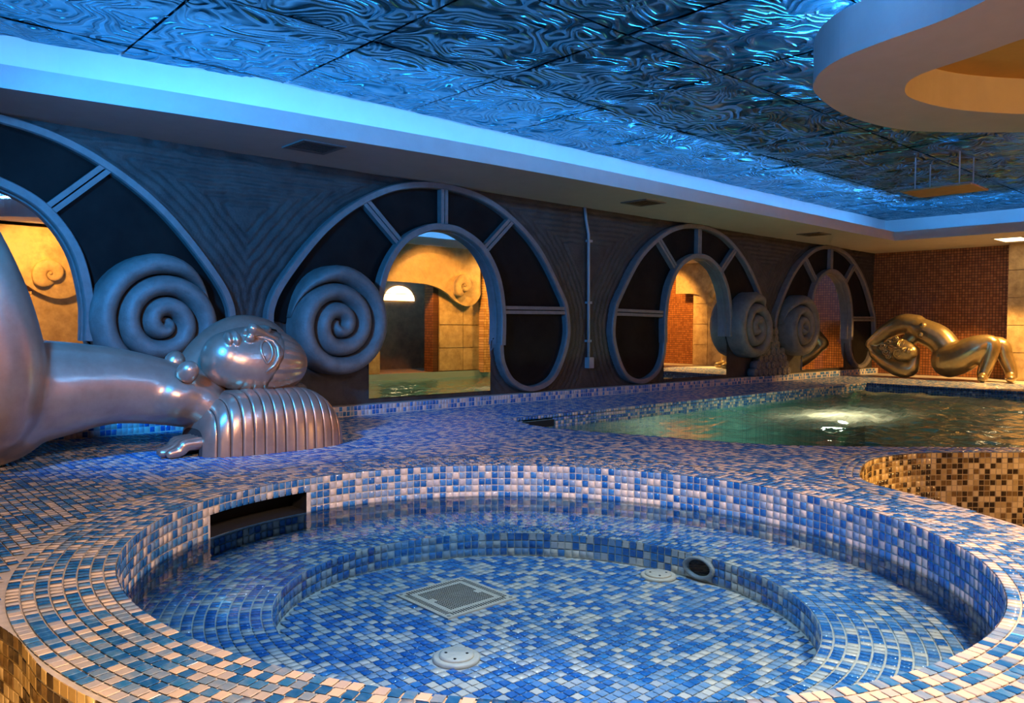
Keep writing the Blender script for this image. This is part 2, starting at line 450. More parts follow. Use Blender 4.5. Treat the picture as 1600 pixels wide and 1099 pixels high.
def ell(t, off=0.0, k=1.0):
    """point of the jacuzzi outline at angle t, pushed out along its normal; returns point, tangent, normal"""
    c, s = math.cos(t), math.sin(t); a, b = JA*k, JB*k
    p = np.array((a*c, b*s)); tg = np.array((-a*s, b*c)); tg /= np.linalg.norm(tg); nm = np.array((tg[1], -tg[0]))
    p = p + nm*off; R = np.array(((math.cos(JT), -math.sin(JT)), (math.sin(JT), math.cos(JT))))
    return JC + R@p, R@tg, R@nm
def ell_poly(off=0.0, k=1.0, n=200):
    return [tuple(ell(2*PI*i/n, off, k)[0]) for i in range(n)]
def ell_angle(x, y):
    d = np.array((x, y)) - JC; c, s = math.cos(JT), math.sin(JT)
    return math.atan2((-s*d[0]+c*d[1])/JB, (c*d[0]+s*d[1])/JA)

# outer edge of the raised deck, from the left, round the jacuzzi, along the step down to the notch on the right
_tl, _tr = ell_angle(0.45, 2.85), ell_angle(4.10, 0.95)
if _tr < _tl: _tr += 2*PI
_arc = []
for i in range(41):
    u = i/40; t = _tl + (_tr-_tl)*u
    _arc.append(tuple(ell(t, 0.35 + 0.15*max(0, (u-0.6)/0.4)**1.5)[0]))
DECK_EDGE = catmull([(-4.0, 3.75), (-1.2, 3.72), (-0.2, 3.6), (0.28, 3.3)] + _arc[1::3] + [(4.35, 1.38), (4.50, 1.70), (4.60, 1.92), (4.72, 2.04), (4.90, 2.13), (5.24, 2.25), (5.56, 2.30), (5.96, 2.22), (6.31, 2.00), (6.69, 1.68), (7.10, 1.36)], 5)
POOL_NEAR = catmull([(7.28, 1.45), (6.9, 1.80), (6.3, 2.35), (5.85, 2.76), (5.62, 3.02), (5.40, 3.45), (5.19, 4.09), (5.01, 4.65), (4.94, 4.95), (5.00, 5.30), (5.15, 5.66)], 5)
POOL = POOL_NEAR + [(13.2, 5.66), (13.2, 1.45)]
JAC_HOLE = ell_poly(0.004)

# ------------------------------------------------------------------ tiles as geometry
def tile_meshes(mats):
    out = []
    for m in mats:
        b = MB(); k = 0.93
        b.add([(-1,-1,0),(1,-1,0),(1,1,0),(-1,1,0),(-k,-k,1),(k,-k,1),(k,k,1),(-k,k,1)], [(4,5,6,7),(0,1,5,4),(1,2,6,5),(2,3,7,6),(3,0,4,7)])
        me = bpy.data.meshes.new('tile'); me.from_pydata(b.v, [], b.f); me.materials.append(m); me.update()
        out.append(me)
    return out
TILE_MESH = {'blue': tile_meshes(BLUE_TILES), 'gold': tile_meshes(GOLD_TILES), 'navy': tile_meshes(NAVY_TILES)}
TILE_MATS = {'blue': BLUE_TILES, 'gold': GOLD_TILES, 'navy': NAVY_TILES}
TILE_PROB = {'blue': [.23, .17, .19, .16, .25], 'gold': [.30, .20, .20, .30], 'navy': [.55, .35, .10], 'wall': [.28, .21, .19, .14, .18]}

class Tiles:
    def __init__(s): s.c = []; s.a = []; s.b = []; s.n = []; s.h = []
    def add(s, c, a, b, n, h=0.0022):
        s.c.append(c); s.a.append(a); s.b.append(b); s.n.append(n); s.h.append(h)
    def build(s, parent, kind, prob=None, singles=300, stuff_name='mosaic_tiles'):
        c, a, b, n = (np.array(v, float) for v in (s.c, s.a, s.b, s.n)); N = len(c)
        h = np.array(s.h) * RNG.uniform(0.6, 1.3, N)
        col = RNG.choice(len(TILE_MATS[kind]), N, p=TILE_PROB[prob or kind])
        # how large each shows in the picture
        v = c - CAM_O; z = v@CAM_F; px = 800+F_PX*(v@CAM_R)/np.maximum(z, .05); py = 549.5-F_PX*(v@CAM_U)/np.maximum(z, .05)
        facing = np.maximum(0, -(np.einsum('ij,ij->i', n, v))/np.linalg.norm(v, axis=1))
        area = facing*np.linalg.norm(a, axis=1)*np.linalg.norm(b, axis=1)/np.maximum(z, .05)**2
        area[(z < .1) | (px < 2) | (px > 1598) | (py < 2) | (py > 1097)] = 0
        order = np.argsort(-area); pick = order[:singles]; pick = pick[area[pick] > 0]
        rest = np.ones(N, bool); rest[pick] = False
        for i in pick:
            o = bpy.data.objects.new('tile', TILE_MESH[kind][col[i]]); COL.objects.link(o); o.parent = parent
            M = np.eye(4); M[:3, 0] = a[i]; M[:3, 1] = b[i]; M[:3, 2] = n[i]*h[i]; M[:3, 3] = c[i]
            o.matrix_basis = Matrix(M.tolist())
        c, a, b, n, h, col = c[rest], a[rest], b[rest], n[rest], h[rest], col[rest]; K = len(c)
        if not K: return
        k = 0.93; nh = n*h[:, None]; vs = []
        for f, up in ((1, 0), (k, 1)):
            for i, j in ((-1,-1),(1,-1),(1,1),(-1,1)): vs.append(c + a*i*f + b*j*f + nh*up)
        V = np.stack(vs, 1).reshape(-1, 3)
        q = np.array([(4,5,6,7),(0,1,5,4),(1,2,6,5),(2,3,7,6),(3,0,4,7)])
        Q = (np.arange(K)[:, None, None]*8 + q[None]).reshape(-1, 4)
        o = np_mesh(stuff_name, V, Q, TILE_MATS[kind], parent, mat_idx=np.repeat(col, 5))
        tag(o, kind='stuff')

G = 0.0028  # half of a joint
def wall_rows(tl, path, z_top, z_bot, outward, step=T, skip=None):
    """tiles on a vertical wall standing on a plan polyline"""
    P = resample(path, step); rows = max(1, int(round((z_top-z_bot)/T))); hh = (z_top-z_bot)/rows
    for i in range(len(P)-1):
        m = (P[i]+P[i+1])/2; t = P[i+1]-P[i]; l = np.linalg.norm(t); t = t/l
        n = np.array((t[1], -t[0]))*outward
        for r in range(rows):
            z = z_top-(r+.5)*hh
            if skip and skip(m, z): continue
            tl.add((m[0], m[1], z), (t[0]*(l/2-G), t[1]*(l/2-G), 0), (0, 0, hh/2-G), (n[0], n[1], 0))

def flat_poly(name, loops, z, m, parent=None, kind=None, z2=None):
    """horizontal slab with holes; thickness down to z2"""
    pts = [[Vector((x, y, 0)) for x, y in lp] for lp in loops]
    tris = tessellate_polygon(pts); flat = [p for lp in loops for p in lp]
    v = [(x, y, z) for x, y in flat]; f = [tuple(t) for t in tris]
    if z2 is not None:
        n = len(flat); v += [(x, y, z2) for x, y in flat]; b = 0
        f += [tuple(i+n for i in reversed(t)) for t in tris]
        for lp in loops:
            k = len(lp); f += [(b+i, b+(i+1) % k, n+b+(i+1) % k, n+b+i) for i in range(k)]; b += k
    o = MB().add(v, f).build(name, m, parent)
    if kind: o['kind'] = kind
    return o

# ================================================================== structure
floor = flat_poly('floor', [DECK_EDGE + POOL_NEAR + [(13.2, 5.66), (13.2, 1.45), (X_FAR, 1.45), (X_FAR, Y_WALL), (-4.0, Y_WALL)], JAC_HOLE], -0.006, GROUT, kind='structure', z2=-0.05)
low = flat_poly('floor_lower', [[(-4, -1), (8, -1), (8, 4.2), (-4, 4.2)]], Z_LOW, LOWFLOOR, kind='structure', z2=Z_LOW-0.1)

DECK_POLY = DECK_EDGE + POOL_NEAR + [(13.2, 5.66), (13.2, 1.45), (X_FAR, 1.45), (X_FAR, Y_WALL), (-4.0, Y_WALL)]
# deck tiles: eight courses round the jacuzzi, three along the notch, straight rows elsewhere
tl = Tiles()
for r in range(12):
    off = T/2 + 0.001 + r*T; per = 0; n = int(round((2*PI*1.675+2*PI*off)/T))
    # equal steps along the curve
    P = resample([(*ell(2*PI*i/720, off)[0], 2*PI*i/720) for i in range(721)], 1.0*T)
    for i in range(len(P)-1):
        tt = (P[i][2]+P[i+1][2])/2; p, tg, nm = ell(tt, off); l = np.linalg.norm(P[i+1][:2]-P[i][:2])
        if r > 7 and (p[1] > 1.45 or p[0] < 1.5 or not in_poly(np.array([p[0]]), np.array([p[1]]), DECK_POLY)[0] or seg_dist(np.array([p[0]]), np.array([p[1]]), DECK_EDGE)[0] < 0.02): continue
        tl.add((p[0], p[1], 0), (tg[0]*(l/2-G), tg[1]*(l/2-G), 0), (-nm[0]*(T/2-G), -nm[1]*(T/2-G), 0), (0, 0, 1))
edge_notch = [p for p in DECK_EDGE if p[0] > 4.0 and p[1] > 1.40]
for r in range(3):
    P = resample(edge_notch, T)
    for i in range(len(P)-1):
        m_ = (P[i]+P[i+1])/2; t = P[i+1]-P[i]; l = np.linalg.norm(t); t /= l; nl = np.array((-t[1], t[0])); q = m_ + nl*(T/2+.001+r*T)
        if min(np.linalg.norm(q-np.array(JAC_HOLE), axis=1)) < 0.38: continue
        tl.add((q[0], q[1], 0), (t[0]*(l/2-G), t[1]*(l/2-G), 0), (nl[0]*(T/2-G), nl[1]*(T/2-G), 0), (0, 0, 1))
gx, gy = np.meshgrid(np.arange(-3.95, X_FAR, T), np.arange(1.48, Y_WALL-0.16, T), indexing='ij'); gx = gx.ravel(); gy = gy.ravel()
deck_poly = DECK_EDGE + POOL_NEAR + [(13.2, 5.66), (13.2, 1.45), (X_FAR, 1.45), (X_FAR, Y_WALL), (-4.0, Y_WALL)]
ok = in_poly(gx, gy, deck_poly); ok &= ~in_poly(gx, gy, ell_poly(0.362)); ok &= seg_dist(gx, gy, edge_notch) > 0.15
ok &= seg_dist(gx, gy, POOL_NEAR) > 0.021
ok &= (gx < 14.9)
for x, y in zip(gx[ok], gy[ok]):
    tl.add((x, y, 0), (T/2-G, 0, 0), (0, T/2-G, 0), (0, 0, 1), 0.002)
tl.build(floor, 'blue', singles=300, stuff_name='deck_tiles')

# tiled riser at the foot of the mirror wall
tb = mesh_obj('trim_1', *(lambda b: (b.v, b.f))(MB().box(-4.0, X_FAR, Y_WALL-0.13, Y_WALL, -0.02, 0.098)), GROUT); tb['kind'] = 'structure'
tl = Tiles(); wall_rows(tl, [(-3.9, Y_WALL-0.13), (16.3, Y_WALL-0.13)], 0.098, 0.0, 1); tl.build(tb, 'blue', singles=0, stuff_name='riser_tiles')

# amber tiled outer wall of the raised deck (left and near side, then the notch)
b = MB(); P = [p for p in DECK_EDGE]; n = len(P)
b.add([(x, y, -0.006) for x, y in P] + [(x, y, Z_LOW) for x, y in P], [(i, i+1, n+i+1, n+i) for i in range(n-1)])
wf = b.build('wall_near', GROUT_DARK); wf['kind'] = 'structure'
tl = Tiles(); wall_rows(tl, DECK_EDGE, -0.002, Z_LOW+0.02, 1); tl.build(wf, 'gold', singles=300, stuff_name='outer_wall_tiles')

# ---------------------------------------------------------------- pool
pool = empty('swimming_pool', (9.2, 3.6, -1.0)); tag(pool, 'large pool of churning greenish water in front of the mirror wall', 'pool')
pool_base = empty('x'); bpy.data.objects.remove(pool_base)
def local(o, root):
    o.parent = root; o.matrix_parent_inverse = Matrix.Translation(-root.location); return o
b = MB(); n = len(POOL)
b.add([(x, y, -0.006) for x, y in POOL] + [(x, y, -1.0) for x, y in POOL], [(i, (i+1) % n, n+(i+1) % n, n+i) for i in range(n)])
local(b.build('basin_wall', POOL_TILE), pool)
local(flat_poly('basin_floor', [POOL], -1.0, POOL_TILE), pool)
pe = empty('pool_edge_band'); local(pe, pool)
tl = Tiles(); wall_rows(tl, [(5.15, 5.655), (13.2, 5.655)], 0.0, -0.15, 1, skip=lambda m, z: 5.3 < m[0] < 5.75 and z < -0.055)
tl.build(pe, 'blue', singles=0, stuff_name='edge_tiles')
pf = empty('pool_far_band'); local(pf, pool)
tl = Tiles(); wall_rows(tl, [(13.19, 5.66), (13.19, 1.45)], 0.0, -0.15, 1); tl.build(pf, 'navy', singles=0, stuff_name='edge_tiles')
local(MB().box(5.3, 5.75, 5.645, 5.75, -0.125, -0.055).build('skimmer_slot', BLACK), pool)
xs = np.arange(4.85, 13.25, 0.04); ys = np.arange(1.46, 5.72, 0.04); XX, YY = np.meshgrid(xs, ys, indexing='ij')
chop = 0.25 + 1.0*np.exp(-(((XX-9.0)/2.2)**2+((YY-4.2)/1.2)**2)) + 0.9*np.exp(-((XX-12.6)/0.9)**2) + 0.35*(XX > 7)
ZZ = Z_WATER_P + 0.034*chop*((vnoise(XX*3.1, YY*4.6, 0)-.5)+0.7*(vnoise(XX*7.3, YY*9.5, 1)-.5)+0.4*(vnoise(XX*15, YY*18, 2)-.5))
V = np.stack([XX, YY, ZZ], -1).reshape(-1, 3); Q = grid_quads(len(xs), len(ys)); cen = V[Q].mean(1)
keep = in_poly(cen[:, 0], cen[:, 1], POOL) | (seg_dist(cen[:, 0], cen[:, 1], POOL, True) < 0.05)
local(np_mesh('water_surface', V, Q[keep], WATER_P, None, True), pool)
local(MB().lathe([(0.10, 0), (0.10, 0.03), (0.07, 0.05), (0.0005, 0.05)], (9.3, 4.1, -1.0), 20).build('underwater_lamp', GREY), pool)

# ---------------------------------------------------------------- jacuzzi
jac = empty('jacuzzi', (JC[0], JC[1], Z_JFLOOR)); tag(jac, 'round sunken jacuzzi lined with blue and cream mosaic in the foreground', 'jacuzzi')
ang2 = lambda x, y: ell_angle(x, y) % (2*PI)
_lo, _hi = sorted((ang2(1.56, 3.98), ang2(2.22, 4.20)))
def in_slot(m, z): return _lo < ang2(*m) < _hi and -0.21 < z < -0.075
K_IN = 0.665
def ring_wall(name, off, k, z0, z1, m, slot=False):
    b = MB(); N = 240; pts = [ell(2*PI*i/N, off, k)[0] for i in range(N)]
    levels = [z0, -0.075, -0.205, z1] if slot else [z0, z1]
    v = [(p[0], p[1], z) for z in levels for p in pts]; f = []
    for L in range(len(levels)-1):
        for i in range(N):
            mid = (pts[i]+pts[(i+1) % N])/2
            if slot and L == 1 and _lo < ang2(*mid) < _hi: continue
            f.append((L*N+i, L*N+(i+1) % N, (L+1)*N+(i+1) % N, (L+1)*N+i))
    return b.add(v, f).build(name, m)
jw = local(ring_wall('basin_wall', 0.006, 1.0, -0.004, Z_BENCH-0.02, GROUT, True), jac)
tl = Tiles(); full = [tuple(ell(2*PI*i/480)[0]) for i in range(481)]
wall_rows(tl, full, 0.0, Z_BENCH, -1, skip=in_slot)
jb = local(flat_poly('bench', [ell_poly(0.01), ell_poly(0, K_IN)], Z_BENCH-0.006, GROUT), jac)
riser = [tuple(ell(2*PI*i/480, 0, K_IN)[0]) for i in range(481)]
jr = local(ring_wall('bench_riser', 0.004, K_IN, Z_BENCH, Z_JFLOOR-0.02, GROUT), jac)
wall_rows(tl, riser, Z_BENCH, Z_JFLOOR, -1)
wid = (JA+JB)/2*(1-K_IN); rows = int(wid/T); hw = wid/rows
for r in range(rows):
    k = K_IN + (1-K_IN)*(r+.5)/rows
    P = resample([(*ell(2*PI*i/720, 0, k)[0], 2*PI*i/720) for i in range(721)], T)
    for i in range(len(P)-1):
        tt = (P[i][2]+P[i+1][2])/2; p, tg, nm = ell(tt, 0, k); l = np.linalg.norm(P[i+1][:2]-P[i][:2])
        tl.add((p[0], p[1], Z_BENCH), (tg[0]*(l/2-G), tg[1]*(l/2-G), 0), (-nm[0]*(hw/2-G), -nm[1]*(hw/2-G), 0), (0, 0, 1))
jf = local(flat_poly('basin_floor', [ell_poly(0.01, K_IN)], Z_JFLOOR-0.006, GROUT), jac)
gx, gy = np.meshgrid(np.arange(0.5, 4.5, T), np.arange(0.5, 4.5, T), indexing='ij'); gx = gx.ravel(); gy = gy.ravel()
ok = in_poly(gx, gy, ell_poly(-0.024, K_IN))
ok &= ~((np.abs(gx-2.36) < 0.21) & (np.abs(gy-2.98) < 0.21)) & (np.hypot(gx-1.93, gy-2.43) > 0.11) & (np.hypot(gx-3.38, gy-2.53) > 0.11)
for x, y in zip(gx[ok], gy[ok]): tl.add((x, y, Z_JFLOOR), (T/2-G, 0, 0), (0, T/2-G, 0), (0, 0, 1))
jt = empty('mosaic_lining'); local(jt, jac)
tl.build(jt, 'blue', 'wall', singles=300, stuff_name='lining_tiles')
# skimmer slot cut into the rim
P = [ell(t, 0.008) for t in np.linspace(_lo, _hi, 12)]; b = MB(); m = len(P)
v = [(p[0][0], p[0][1], z) for z in (-0.075, -0.205) for p in P] + [(p[0][0]+p[2][0]*.22, p[0][1]+p[2][1]*.22, z) for z in (-0.075, -0.205) for p in P]
f = [(i, i+1, 2*m+i+1, 2*m+i) for i in range(m-1)] + [(m+i, m+i+1, 3*m+i+1, 3*m+i) for i in range(m-1)] + [(2*m+i, 2*m+i+1, 3*m+i+1, 3*m+i) for i in range(m-1)] + [(0, m, 3*m, 2*m), (m-1, 2*m-1, 4*m-1, 3*m-1)]
local(b.add(v, f).build('skimmer_slot', BLACK), jac)
# water
P = ell_poly(0.0, 0.999, 96); b = MB(); rings = [1, .75, .5, .25]
v = [tuple(JC+(np.array(p)-JC)*k)+(Z_WATER_J,) for k in rings for p in P] + [(*JC, Z_WATER_J)]; N = 96
f = [(r*N+i, r*N+(i+1) % N, (r+1)*N+(i+1) % N, (r+1)*N+i) for r in range(3) for i in range(N)] + [(3*N+i, 3*N+(i+1) % N, 4*N) for i in range(N)]
local(mesh_obj('water_surface', v, f, WATER_J, None, True), jac)

# fittings of the jacuzzi floor
dr = empty('floor_drain_grate', (2.36, 2.98, Z_JFLOOR)); tag(dr, 'square beige drain grate with round holes on the jacuzzi floor', 'drain')
b = MB(); b.prism([(-.21,-.21),(.21,-.21),(.21,.21),(-.21,.21)], -0.004, 0.010)
b.build('frame', BEIGE, dr)
b = MB()
for i in range(20):
    for j in range(20):
        if (i in (18, 19) and 6 < j < 10) or (i < 2 and 9 < j < 13): continue
        b.lathe([(0.0050, 0.0102), (0.0050, 0.0118)], (-.128+i*.0135, -.128+j*.0135, 0), 6)
o = b.build('grate_holes', BLACK, dr); tag(o, kind='stuff')
for s in (-1, 1):
    for i in range(22):
        x = -.16+i*.0152
        MB().box(x-.003, x+.003, s*.175-.014, s*.175+.014, 0.0102, 0.0115).build('slot', BLACK, dr)
        MB().box(s*.175-.014, s*.175+.014, x-.003, x+.003, 0.0102, 0.0115).build('slot', BLACK, dr)
for sx in (-1, 1):
    for sy in (-1, 1): MB().lathe([(0.009, 0.010), (0.009, 0.0125), (0.004, 0.013)], (sx*.19, sy*.19, 0), 10).build('screw', GREY, dr)
for (x, y), lab in (((1.93, 2.43), 'round beige cover near the front of the jacuzzi floor'), ((3.38, 2.53), 'round beige cover by the bench riser on the right')):
    e = empty('inlet_cover', (x, y, Z_JFLOOR)); tag(e, lab, 'pool inlet', 'round inlet covers on the jacuzzi floor')
    MB().lathe([(0.095, -0.003), (0.095, 0.008), (0.088, 0.012), (0.072, 0.010), (0.0005, 0.010)], (0, 0, 0), 36).build('rim', BEIGE, e, True)
    MB().lathe([(0.070, 0.010), (0.069, 0.018), (0.060, 0.021), (0.0005, 0.022)], (0, 0, 0), 36).build('cap', BEIGE, e, True)
    for dx, dy in ((-.03, .03), (.03, -.03), (-.04, -.04)): MB().lathe([(0.006, 0.0215), (0.006, 0.0232)], (dx, dy, 0), 8).build('screw', BLACK, e)
tj = ell_angle(3.499, 2.350); p, tg, nm = ell(tj, 0, K_IN)
e = empty('suction_fitting', (p[0], p[1], -0.365)); tag(e, 'round grey suction fitting in the bench riser', 'pool fitting')
ax = (Vector((tg[0], tg[1], 0)), Vector((0, 0, 1)), Vector((-nm[0], -nm[1], 0)))
MB().lathe([(0.085, -0.005), (0.085, 0.018), (0.070, 0.024), (0.060, 0.012), (0.060, 0.004), (0.0005, 0.004)], (0, 0, 0), 32, ax).build('ring', GREY, e, True)
MB().lathe([(0.058, 0.005), (0.0005, 0.006)], (0, 0, 0), 24, ax).build('opening', BLACK, e); e.scale = (1.15, 1.15, 0.70)

# ================================================================== mirror wall
ARCH_X = [(0.86, -1), (5.22, 1), (10.02, -1), (14.29, 1)]   # centre, side of the rounded lobe (+1: to the right)
OUTER = catmull([(-1.99, 0.80), (-1.99, 1.05), (-1.84, 1.34), (-1.44, 1.82), (-1.00, 2.15), (-0.54, 2.345), (0, 2.41), (0.54, 2.345), (1.00, 2.15), (1.44, 1.82), (1.82, 1.32),
                 (1.93, 1.10), (1.95, 0.72), (1.72, 0.28), (1.36, 0.145), (1.04, 0.24), (0.87, 0.46), (0.83, 0.70)], 8)
INNER = catmull([(-0.845, 0.76), (-0.845, 1.08), (-0.755, 1.47), (-0.54, 1.775), (-0.245, 1.935), (0, 1.97), (0.245, 1.935), (0.54, 1.775), (0.755, 1.47), (0.845, 1.08), (0.845, 0.68)], 8)

# the wall itself with grooves carved round the arches
xs = np.arange(-4.0, X_FAR+0.01, 0.020); zs = np.arange(0, 2.5, 0.0165); XX, ZZ = np.meshgrid(xs, zs, indexing='ij')
D = np.full(XX.shape, 9.0)
for cx, s in ARCH_X:
    sel = np.abs(XX-cx) < 3.2
    D[sel] = np.minimum(D[sel], seg_dist((XX[sel]-cx)*s, ZZ[sel], OUTER[::2]))
D = np.minimum(D, np.maximum(2.40-ZZ, 0)*1.15+0.02)
Dw = D + 0.028*(vnoise(XX*3, ZZ*3, 1)-.5) + 0.02*(vnoise(XX*9, ZZ*9, 2)-.5)
ph = (Dw % 0.075)/0.075
groove = np.exp(-((ph-.5)/0.14)**2)*(Dw < 0.52)
rel = -0.020*groove + 0.006*np.clip((0.52-Dw)/0.075, 0, 7).astype(int)*0.6 + 0.012*(vnoise(XX*2, ZZ*2, 0)-.5) + 0.006*(vnoise(XX*14, ZZ*14, 3)-.5)
V = np.stack([XX, Y_WALL-rel, ZZ], -1).reshape(-1, 3)
wl = np_mesh('wall_left', V, grid_quads(len(xs), len(zs)), STONE, None, True); wl['kind'] = 'structure'

def arch(cx, s, where):
    e = empty('arched_mirror', (cx, Y_WALL, 0)); tag(e, where, 'mirror', 'arched mirrors along the stone wall')
    fx = lambda pts: [(x*s, z) for x, z in pts]
    def done(b, name, m, smooth=False): return b.build(name, m, e, smooth)
    done(MB().sweep(fx(OUTER), [(-.035, -0.02), (-.035, .10), (-.026, .118), (.026, .118), (.035, .10), (.035, -0.02)]), 'outer_frame', FRAME)
    o = done(MB().sweep(fx(INNER), [(-.036, -0.02), (-.036, .13), (-.028, .14), (.028, .14), (.036, .13), (.036, -0.02)]), 'inner_frame', FRAME)
    # a second, thinner arris inside the inner frame
    IN2 = [(x*0.955, z if z < 1.08 else 1.08+(z-1.08)*0.957) for x, z in INNER]
    done(MB().sweep(fx(IN2), [(-.009, 0.0), (-.009, .06), (.009, .06), (.009, 0.0)]), 'inner_bead', FRAME)
    sp = [((-0.56, 1.745), (-1.00, 2.15)), ((0, 1.965), (0, 2.40)), ((0.56, 1.745), (1.00, 2.15)), ((0.84, 1.09), (1.93, 1.10))]
    for (x0, z0), (x1, z1) in sp:
        dx, dz = x1-x0, z1-z0; l = math.hypot(dx, dz); nx, nz = -dz/l, dx/l; b = MB()
        for k in (-1, 1):
            c = ((x0+x1)/2+nx*k*.026, -.052, (z0+z1)/2+nz*k*.026)
            b.obox((c[0]*s, c[1], c[2]), (dx/2*s, 0, dz/2), (0, .055, 0), (nx*.020*s, 0, nz*.020))
        done(b, 'spoke', FRAME)
    # dark panels between the spokes
    O = np.array(OUTER); I = np.array(INNER)
    def cut(A, i0, i1, n=14): return resample(A[i0:i1+1], np.linalg.norm(np.diff(A[i0:i1+1], axis=0), axis=1).sum()/(n-1))[:n]
    def near(A, p): return int(np.argmin(np.hypot(A[:, 0]-p[0], A[:, 1]-p[1])))
    oi = [near(O, p) for p in ((-1.99, 0.95), (-1.0, 2.15), (0, 2.41), (1.0, 2.15), (1.93, 1.10), (0.83, 0.70))]
    ii = [near(I, p) for p in ((-0.83, 0.78), (-0.53, 1.76), (0, 1.955), (0.53, 1.76), (0.83, 1.08), (0.83, 0.68))]
    for k in range(5):
        A = cut(O, oi[k], oi[k+1]); B = cut(I, ii[k], ii[k+1]); n = min(len(A), len(B)); M = 8; v = []; f = []
        for i in range(n):
            for j in range(M):
                q = A[i]*(1-j/(M-1))+B[i]*(j/(M-1))
                v.append((q[0]*s, -0.034-0.012*(vnoise(q[0]*4+cx*7, q[1]*4, 1)-.5), q[1]))
        f = [tuple(q) for q in grid_quads(n, M)]
        v += [(A[i][0]*s, 0.01, A[i][1]) for i in range(n)]+[(B[i][0]*s, 0.01, B[i][1]) for i in range(n)]; b0 = n*M
        f += [(i*M, (i+1)*M, b0+i+1, b0+i) for i in range(n-1)] + [(i*M+M-1, (i+1)*M+M-1, b0+n+i+1, b0+n+i) for i in range(n-1)]
        mesh_obj('dark_panel', v, f, PANEL, e, True)
    # mirror pane with a straight foot
    pane = [(-0.90, 0.15), (0.74, 0.15), (0.74, 0.60)] + [(x, z) for x, z in reversed(INNER) if z > 0.70] + [(-0.90, 0.70)]
    MB().prism(fx(pane), 0.004, 0.022, lambda a, h, d: (a, -d, h)).build('mirror_pane', MIRROR, e)
    return e
arch(*ARCH_X[0], 'tall arched mirror cut off by the left edge behind the large statue')
arch(*ARCH_X[1], 'tall arched mirror right of the second spiral scroll with the reflected water')
arch(*ARCH_X[2], 'arched mirror with rounded lobe to the left, right of the wall conduit')
arch(*ARCH_X[3], 'smallest farthest arched mirror next to the corner of the mosaic wall')

def spiral(name, loc, R, sgn, turns=3.5, depth=0.31, m=SCROLL, dome=0.15, p=1.03, start=math.radians(172)):
    """volute; sgn +1 winds clockwise inwards as seen from in front (from -Y)"""
    N = int(turns*44); v = []; f = []; prof = [(-1, 0, 0)] + [(-math.cos(a), math.sin(a)**.9, 1) for a in np.linspace(0.0, PI, 9)] + [(1, 0, 0)]
    rr = lambda th: R*max(0.0, 1-th/(2*PI*turns))**p
    for i in range(N+1):
        th = 2*PI*turns*i/N
        ro = rr(th); ri = rr(th+2*PI) if th+2*PI < 2*PI*turns else 0.0
        ri = max(ri, 0); g0 = min(1.0, 0.04+th/1.7); g0 = g0*g0*(3-2*g0); ro = ri+(ro-ri)*g0; mid, hw = (ro+ri)/2, max((ro-ri)/2, 0.002)
        grow = min(1.0, 0.30+th/1.6)
        ang = start - th
        for u, h, fr in prof:
            r = mid - u*hw*0.96
            y = 0.0 if fr == 0 else -(depth-dome*1.0 + dome*h*min(1, hw/0.06))*(1.0 if th > 1.2 else (0.55+0.45*th/1.2))
            v.append((sgn*r*math.cos(ang), y, r*math.sin(ang)))
    M = len(prof); f = [tuple(q) for q in grid_quads(N+1, M)] + [tuple(range(M)), tuple(N*M+k for k in range(M))]
    b = MB().add(v, f)
    return b.build(name, m, None, True, loc)
SX = 1.37
for k, ((cx, s), lab) in enumerate(zip(ARCH_X, ('large blue-lit spiral scroll above the torso of the near statue', 'large spiral scroll beside the face of the near statue', 'small spiral scroll left of the pile of round stones', 'small spiral scroll right of the pile of round stones'))):
    o = spiral('spiral_scroll', (cx-s*SX, Y_WALL-0.032, 0.905), 0.625, s)
    tag(o, lab, 'wall ornament', 'spiral scrolls on the mirror wall')

# piles of round stones between the scroll pairs
for cx, lab in ((12.14, 'pyramid of round stones between the two far scrolls'), (3.04, 'pile of round ringed stones half hidden behind the head of the near statue')):
    e = empty('stone_pile', (cx, Y_WALL-0.032, 0.1)); tag(e, lab, 'stone pile')
    rowsn = (8, 7, 6, 5, 3, 2, 2)
    for r, cnt in enumerate(rowsn):
        for i in range(cnt):
            x = (i-(cnt-1)/2)*0.155 + random.uniform(-.012, .012); z = 0.065+r*0.112; R0 = random.uniform(0.068, 0.080)
            MB().lathe([(R0, 0), (R0, .10), (R0*.86, .125), (R0*.6, .128), (R0*.5, .118), (R0*.35, .130), (0.0005, .132)], (x, 0, z), 14,
                       ((1, 0, 0), (0, 0, 1), (0, -1, 0))).build('stone', SCROLL, e, True)

# conduit on the wall between the second and third arches
e = empty('wall_conduit', (7.55, Y_WALL, 0)); tag(e, 'thin grey conduit running down the wall between two arches', 'conduit')
MB().tube([(0, -.03, 2.44), (.02, -.03, 2.30), (.075, -.03, 2.10), (.09, -.03, 1.2), (.10, -.03, 0.50)], 0.020, 10).build('pipe', GREY, e, True)
MB().box(.06, .15, -.08, 0, .36, .50).build('junction_box', GREY, e)
for z in (2.0, 1.2, 0.7): MB().box(.05, .13, -.055, 0, z, z+.03).build('clip', GREY, e)

